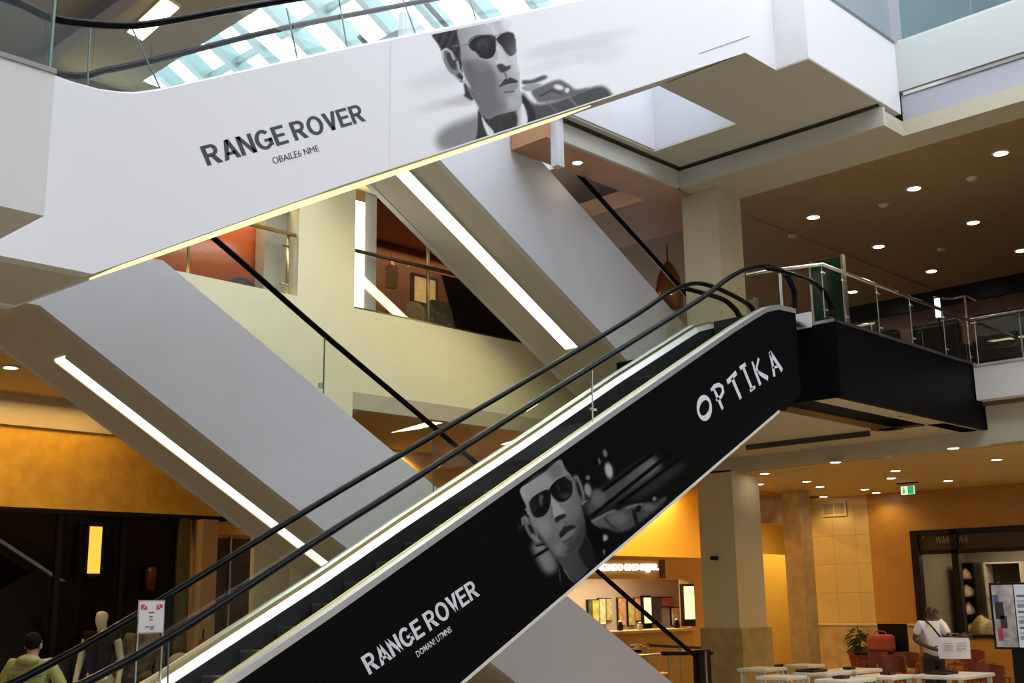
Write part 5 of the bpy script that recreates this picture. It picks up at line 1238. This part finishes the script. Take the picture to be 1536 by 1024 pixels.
items = [(25.5, (ya + yb) / 2, zz[0], (.14, .16, .10), 'pink bag on the lowest board of the dark shelf unit', (.55, .30, .25)), (25.5, (ya + yb) / 2, zz[1], (.10, .13, .15), 'white and rose garment on the second board of the dark shelf unit', (.62, .50, .45)), (25.5, (ya + yb) / 2, zz[2], (.10, .17, .15), 'gold folded scarf on the third board of the dark shelf unit', (.50, .38, .18)),
    (25.5, (ya + yb) / 2, zz[3], (.09, .12, .13), 'brown figure on the top board of the dark shelf unit', (.40, .22, .10)), (25.95, (yc + yd) / 2 + .15, zz2[1] + .004, (.10, .13, .16), 'red and cream bundle on the upper board of the wide lit shelf', (.55, .12, .08)), (25.95, (yc + yd) / 2 - .18, zz2[1] + .004, (.09, .10, .12), 'cream bundle beside the red one on the wide lit shelf', (.60, .52, .40)), (25.95, (yc + yd) / 2 + .2, zz2[0] + .004, (.10, .12, .2), 'amber glowing vase on the lower board of the wide lit shelf', (.65, .48, .2)),
    (24.6, 10.1, .97, (.18, .26, .16), 'large pale round bag on the window floor right of the mullion', (.48, .42, .34)), (24.6, 9.3, .97, (.18, .24, .11), 'low pale bag on the window floor beside the display panel', (.50, .44, .34)), (25.2, 10.6, .97, (.22, .26, .2), 'olive gold heap of fabric on the window floor left of the mullion', (.30, .22, .06)), (25.0, 9.75, .97, (.12, .18, .28), 'pink clustered flowers behind the round bag on the window floor', (.5, .25, .2))]
rnd0 = random.Random(5)
for x, y, z, r, l, col in items:
    t = thing('shop_item', (x, y, z), l, 'goods'); b = MB(); n_ = 14; ph = rnd0.random() * 6
    pr = [(.55, .0), (1.0, .12), (.96, .5), (.80, .95), (.55, 1.4), (.30, 1.75), (.16, 1.9)]
    b.v = [(x + r[0] * a0 * math.cos(2*pi*j/n_) * (1 + .18 * math.sin(3*2*pi*j/n_ + ph)), y + r[1] * a0 * math.sin(2*pi*j/n_) * (1 + .18 * math.sin(3*2*pi*j/n_ + ph)), z + .003 + r[2] * h0) for a0, h0 in pr for j in range(n_)]
    b.f = [(i*n_+j, i*n_+(j+1) % n_, (i+1)*n_+(j+1) % n_, (i+1)*n_+j) for i in range(6) for j in range(n_)] + [tuple(range(n_)), tuple(6*n_+j for j in range(n_))]
    b.build('body', mat('goods_%d' % len(MATS), col, .6, noise=.35, scale=12), t, smooth=True)
    MB().tube([(x, y - r[1] * .4, z + r[2] * 1.6), (x, y, z + r[2] * 2.1), (x, y + r[1] * .4, z + r[2] * 1.6)], .012, 6).build('tie', M_dark, t)
# ------------------------------------------------------------------ fittings on the right
vt = thing('wall_vent', (23.87, 13.1, 3.6), 'square double vent grille high on the cream tile wall', 'vent')
v0, v1 = aX(1233, 753, wx), aX(1271, 773, wx)
MB().box(wx - .03, wx, v1.y, v0.y, v1.z, v0.z).build('frame', mat('vent_frame', (.50, .38, .18), .5), vt)
ym = (v0.y + v1.y) / 2
for a_, b_ in ((v1.y + .05, ym - .015), (ym + .015, v0.y - .05)): MB().box(wx - .035, wx - .03, a_, b_, v1.z + .05, v0.z - .05).build('grille', mat('vent_grille', (.26, .19, .08), .6), vt)
ex_ = thing('exit_sign', (21.5, 10.5, 3.7), 'small green and white lit exit sign hanging from the amber lower ceiling', 'exit sign')
q = aX(1361, 735, 21.9)
MB().box(q.x, q.x + .04, q.y - .135, q.y + .135, q.z - .08, q.z + .08).build('box', emis('exit_white', (.85, .95, .6), .8), ex_); MB().box(q.x - .006, q.x, q.y - .13, q.y - .01, q.z - .075, q.z + .075).build('green_field', emis('exit_green', (.02, .45, .20), .7), ex_)
fig = MB().box(q.x - .01, q.x - .006, q.y + .05, q.y + .09, q.z - .06, q.z + .02).box(q.x - .01, q.x - .006, q.y + .055, q.y + .085, q.z + .03, q.z + .06).build('figure', MATS['exit_green'], ex_)
MB().box(q.x + .01, q.x + .03, q.y - .02, q.y + .02, q.z + .09, 3.95).build('bracket', M_steel, ex_); MB().box(q.x - .05, q.x + .09, q.y - .2, q.y + .2, 3.93, 3.95).build('plate', M_dark, ex_)
cm = thing('wall_camera', (17.4, 11.9, 2.3), 'small black camera box on the face of the lower column', 'camera')
q = aX(1075, 837, 17.5); MB().box(17.36, 17.5, q.y - .04, q.y + .04, q.z - .035, q.z + .035).build('body', M_blackgloss, cm, bevel=.01); MB().lathe([(.02, 0), (.02, .03)], (17.33, q.y, q.z - .01), 12).build('lens', M_dark, cm)
# tables
def table(c, w, d, rot, label, rnd=False):
    t = thing('cafe_table', (c[0], c[1], 0), label, 'table', 'white cafe tables'); R = Matrix.Translation((c[0], c[1], 0)) @ Matrix.Rotation(rot, 4, 'Z')
    M_t = mat('white_table', (.70, .64, .52), .35)
    if rnd: MB().lathe([(w/2 - .01, .715), (w/2, .73), (w/2, .745), (w/2 - .01, .75)], (0, 0, 0), 28).xf(R).build('tabletop', M_t, t)
    else: MB().box(-w/2, w/2, -d/2, d/2, .70, .75).xf(R).build('tabletop', M_t, t, bevel=.012)
    for sx3 in (-1, 1):
        for sy3 in (-1, 1): MB().box(sx3 * (w/2 - .06) - .025, sx3 * (w/2 - .06) + .025, sy3 * (d/2 - .06) - .025, sy3 * (d/2 - .06) + .025, 0, .70).xf(R).build('leg', M_t, t)
    return t
tabs = [(1431, 1010, 1.0, .7, 'white cafe table in front of the man, rightmost of the tables'), (1327, 1012, .62, .55, 'white cafe table second from the right, left of the man'), (1279, 1003, .75, .55, 'white cafe table in the back row left of the potted plant foot'), (1268, 1017, .72, .5, 'white cafe table lowest in the picture, in the middle of the group'),
        (1234, 1007, .68, .55, 'white cafe table with a dark tray, centre left of the group'), (1143, 1001, .62, .5, 'white cafe table at the left end beside the looped handrail'), (1206, 996, .5, .45, 'white cafe table in the back row in front of the stone pillar'), (1172, 1013, .5, .5, 'small white cafe table low at the left of the group')]
tt = {}
for x, y, w, d, l in tabs:
    q = aZ(x, y, .75); table((q.x, q.y), w, d, -pi / 4 + BEAR, l); tt[x] = q
for x, dx, dy, l, r in ((1431, -.15, .1, 'dark menu folder lying on the rightmost cafe table', (.2, .14)), (1234, -.1, .12, 'dark tray lying on the centre left cafe table', (.2, .14)), (1327, .1, .0, 'small brown tray on the table left of the man', (.09, .07)), (1279, -.1, 0, 'small dark dish on the back row cafe table', (.08, .06)), (1268, -.05, .03, 'small brown dish on the lowest cafe table', (.1, .07))):
    q = tt[x]; t = thing('tray', (q.x + dx, q.y + dy, .75), l, 'tray'); MB().box(q.x + dx - r[0], q.x + dx + r[0], q.y + dy - r[1], q.y + dy + r[1], .752, .765).build('base', M_dark, t)
    MB().box(q.x + dx - r[0], q.x + dx + r[0], q.y + dy - r[1], q.y + dy - r[1] + .012, .765, .785).box(q.x + dx - r[0], q.x + dx + r[0], q.y + dy + r[1] - .012, q.y + dy + r[1], .765, .785).box(q.x + dx - r[0], q.x + dx - r[0] + .012, q.y + dy - r[1], q.y + dy + r[1], .765, .785).box(q.x + dx + r[0] - .012, q.x + dx + r[0], q.y + dy - r[1], q.y + dy + r[1], .765, .785).build('rim', M_maroon, t)
# red wooden armchairs
M_rw = mat('red_wood', (.16, .035, .014), .4, noise=.2, scale=6); M_rseat = mat('red_leather', (.22, .04, .02), .45)
def cafe_chair(c, rot, label, s=1.0):
    t = thing('cafe_chair', (c[0], c[1], 0), label, 'chair', 'red wooden chairs of the cafe'); R = Matrix.Translation((c[0], c[1], 0)) @ Matrix.Rotation(rot, 4, 'Z') @ Matrix.Scale(s, 4)
    MB().box(-.24, .24, -.24, .24, .42, .48).xf(R).build('seat', M_rseat, t, bevel=.02)
    mb = MB(); N = 8
    vs = []
    for i in range(N + 1):
        a_ = -1.1 + 2.2 * i / N
        for rr in (.27, .31):
            for z in (.56, .86): vs.append((rr * math.sin(a_), rr * math.cos(a_) - .03, z + (.04 * math.cos(a_) if z > .6 else 0)))
    fs = []
    for i in range(N):
        b = 4 * i
        fs += [(b, b+1, b+5, b+4), (b+2, b+6, b+7, b+3), (b+1, b+3, b+7, b+5), (b, b+4, b+6, b+2)]
    fs += [(0, 2, 3, 1), (4*N, 4*N+1, 4*N+3, 4*N+2)]
    mb.add(vs, fs).xf(R).build('backrest', M_rw, t, smooth='auto')
    for q in (-1, 1):
        MB().tube([(q*.27, -.24, 0), (q*.27, -.22, .66), (q*.28, .0, .68), (q*.27, .16, .70)], .02, 8).xf(R).build('armrest', M_rw, t)
        MB().tube([(q*.22, .22, 0), (q*.2, .24, .6)], .02, 8).xf(R).build('leg', M_rw, t)
    return t
c0_ = None
for px_, py_, X_, rt_, l in ((1338, 1000, 19.6, .4, 'red wooden chair in front of the console, left of the man'), (1312, 1000, 20.6, -.3, 'red wooden chair below the red bag'), (1358, 990, 20.9, .2, 'red wooden chair close behind the man on his left'), (1437, 985, 21.0, -1.2, 'red wooden chair just right of the held papers'), (1470, 1000, 18.6, -2.3, 'red wooden armchair below the display panel, left one'), (1505, 1000, 18.2, 2.4, 'red wooden armchair under the display panel at the right border'), (1456, 990, 22.3, 0, 'red wooden chair farthest back under the shop window'), (1402, 1000, 20.0, 2.8, 'red wooden chair hidden behind the legs of the man')):
    q = aX(px_, py_, X_)
    cafe_chair((q.x, q.y), rt_ - pi / 2, l, .86)
# console with the red bag
cs = thing('console', (21.9, 11.2, 0), 'dark narrow console carrying a red bag against the orange wall', 'console'); q = aX(1319, 978, 21.9)
MB().box(q.x - .2, q.x + .25, q.y - .42, q.y + .42, q.z - .05, q.z).build('top', M_dark, cs); MB().box(q.x + .2, q.x + .25, q.y - .5, q.y + .1, q.z, 1.25).build('back', M_dark, cs)
for dy in (-.38, .38):
    for dx in (-.16, .2): MB().box(q.x + dx - .02, q.x + dx + .02, q.y + dy - .02, q.y + dy + .02, 0, q.z - .05).build('leg', M_rw, cs)
bg = thing('handbag', (q.x - .05, q.y, q.z), 'soft red handbag on the dark console beside the plant', 'bag')
b = MB().box(q.x - .14, q.x + .10, q.y - .33, q.y + .20, q.z + .002, q.z + .34); b.build('body', mat('red_bag', (.30, .05, .03), .6, noise=.15), bg, bevel=.07)
MB().tube([(q.x - .02, q.y - .22, q.z + .32), (q.x - .02, q.y - .14, q.z + .40), (q.x - .02, q.y + .02, q.z + .40), (q.x - .02, q.y + .1, q.z + .32)], .015, 8).build('handle', MATS['red_bag'], bg)
# plant
pt = thing('potted_plant', (21.3, 11.7, 0), 'leafy green plant in a terracotta pot before the cream tile wall', 'plant'); q = aX(1291, 990, 22.6); px0, py0_ = q.x, q.y
MB().box(px0 - .2, px0 + .2, py0_ - .2, py0_ + .2, 0, .28).build('stand', M_rw, pt)
MB().lathe([(.17, .28), (.24, .64), (.26, .64), (.26, .70), (.22, .70), (.20, .62), (.01, .62)], (px0, py0_, 0), 22).build('pot', mat('terracotta_pot', (.24, .07, .03), .6), pt, smooth='auto')
MB().tube([(px0, py0_, .6), (px0 + .02, py0_, .95), (px0, py0_ + .02, 1.2)], [.03, .02, .01], 8).build('stem', mat('plant_stem', (.10, .08, .03), .7), pt)
rnd = random.Random(3); lf = MB()
for i in range(95):
    z0 = .72 + .42 * rnd.random(); a_ = rnd.random() * 2 * pi; L = .20 + .16 * rnd.random(); up_ = .5 - .9 * rnd.random() * .8
    d = Vector((math.cos(a_), math.sin(a_), up_)).normalized(); sd = d.cross(Vector((0, 0, 1))).normalized(); b0 = Vector((px0, py0_, z0)); w = .035 + .02 * rnd.random()
    pts = []
    for k_, ww in ((.25, 0), (.5, .8), (.75, 1), (1.0, .6), (1.2, 0)):
        c_ = b0 + d * (L * k_) - Vector((0, 0, .10 * k_ * k_)); pts.append((c_ - sd * w * ww, c_ + sd * w * ww))
    n0 = len(lf.v)
    for l_, r_ in pts: lf.v += [tuple(l_), tuple(r_)]
    for k_ in range(4): lf.f.append((n0 + 2*k_, n0 + 2*k_ + 1, n0 + 2*k_ + 3, n0 + 2*k_ + 2))
me = bpy.data.meshes.new('foliage'); me.from_pydata(lf.v, [], lf.f); me.materials.append(mat('leaf_green', (.035, .075, .02), .45, noise=.4, scale=6)); o = bpy.data.objects.new('foliage', me); C.objects.link(o); attach(o, pt)
# display panel at the right border
dp = thing('advert_display', (16.5, 6.4, 0), 'black framed advert display panel standing at the right border', 'display'); dx_ = 16.5
y0_, y1_ = aX(1487, 900, dx_).y, 5.9; zt, zb = aX(1500, 877, dx_).z, aX(1500, 970, dx_).z
MB().box(dx_, dx_ + .12, y1_ - .1, y0_ + .02, zb - .03, zt + .03).build('case', M_blackgloss, dp, bevel=.01)
MB().box(dx_ + .02, dx_ + .1, y1_ + .2, y0_ - .2, .02, zb - .03).build('pedestal', M_blackgloss, dp); MB().box(dx_ - .2, dx_ + .3, y1_ + .1, y0_ - .1, 0, .03).build('base', M_blackgloss, dp)
ymid = aX(1522, 900, dx_).y
def scr(n, ya_, yb_, za, zb_, m_, lift=.004): return MB().box(dx_ - lift, dx_ - .0005, min(ya_, yb_), max(ya_, yb_), za, zb_).build(n, m_, dp)
scr('screen', y0_ - .015, ymid + .01, zb, zt, mat('screen_picture', (.10, .09, .10), .3, col2=(.60, .55, .52), scale=5, emit=(.5, .45, .45), estr=.10))
for (ya_, yb_, za, zc_, cc) in ((.05, .12, .10, .30, (.50, .06, .10)), (.04, .16, .45, .72, (.04, .035, .05)), (.10, .19, .3, .5, (.05, .04, .05)), (.12, .20, .02, .14, (.35, .38, .42)), (.02, .10, .72, .84, (.10, .14, .30))):
    scr('picture_patch', y0_ - ya_, y0_ - yb_, zb + za * (zt - zb), zb + zc_ * (zt - zb), mat('patch_%d' % len(MATS), cc, .4, noise=.4, scale=14), .007)
scr('screen', ymid - .005, y1_, zb, zt, mat('screen_white', (.62, .64, .70), .3, emit=(.6, .65, .75), estr=.15))
for i in range(9):
    z = zb + (zt - zb) * (.12 + i * .085); scr('text_line', ymid - .03, y1_ + .05, z, z + (.03 if i % 3 else .05), mat('screen_ink%d' % (i % 3), [(.30, .30, .36), (.50, .45, .40), (.16, .17, .22)][i % 3], .5), .007)

# ------------------------------------------------------------------ daylight and room lamps
w = bpy.data.worlds.new('sky'); scene.world = w; w.use_nodes = True; nt = w.node_tree
bgn = nt.nodes['Background']
skyc = nt.nodes.new('ShaderNodeTexCoord'); sp = nt.nodes.new('ShaderNodeSeparateXYZ'); cr = nt.nodes.new('ShaderNodeValToRGB')
nt.links.new(skyc.outputs['Generated'], sp.inputs[0]); nt.links.new(sp.outputs['Z'], cr.inputs['Fac'])
cr.color_ramp.elements[0].color = (.80, .85, .92, 1); cr.color_ramp.elements[1].color = (.86, .90, .96, 1)
nt.links.new(cr.outputs['Color'], bgn.inputs['Color']); bgn.inputs['Strength'].default_value = 5.0
light('AREA', (5, 16, 4.35), 60, (1, .6, .2), 5, (0, 0, 0), None, 'canopy_lamp', sy=.6)
light('AREA', (4, 14.5, 4.4), 60, (1, .60, .18), 7, (0, 0, 0), None, 'fascia_lamp', sy=.4)
light('AREA', (13.2, 14.6, 7.9), 30, (1, .55, .22), 3, (0, 0, 0), None, 'room_lamp', sy=1.2)
light('AREA', (8.2, 13.4, 7.9), 55, (1, .75, .5), 2, (0, 0, 0), None, 'booth_lamp', sy=.6)
scene.view_settings.view_transform = 'Standard'; scene.view_settings.look = 'None'; scene.view_settings.gamma = 1
scene.view_settings.use_curve_mapping = False; scene.view_settings.exposure = 0.1
scene.cycles.use_denoising = True
scene.cycles.max_bounces = 10; scene.cycles.transparent_max_bounces = 24; scene.cycles.caustics_reflective = False; scene.cycles.caustics_refractive = False
scene.cycles.sample_clamp_indirect = 6
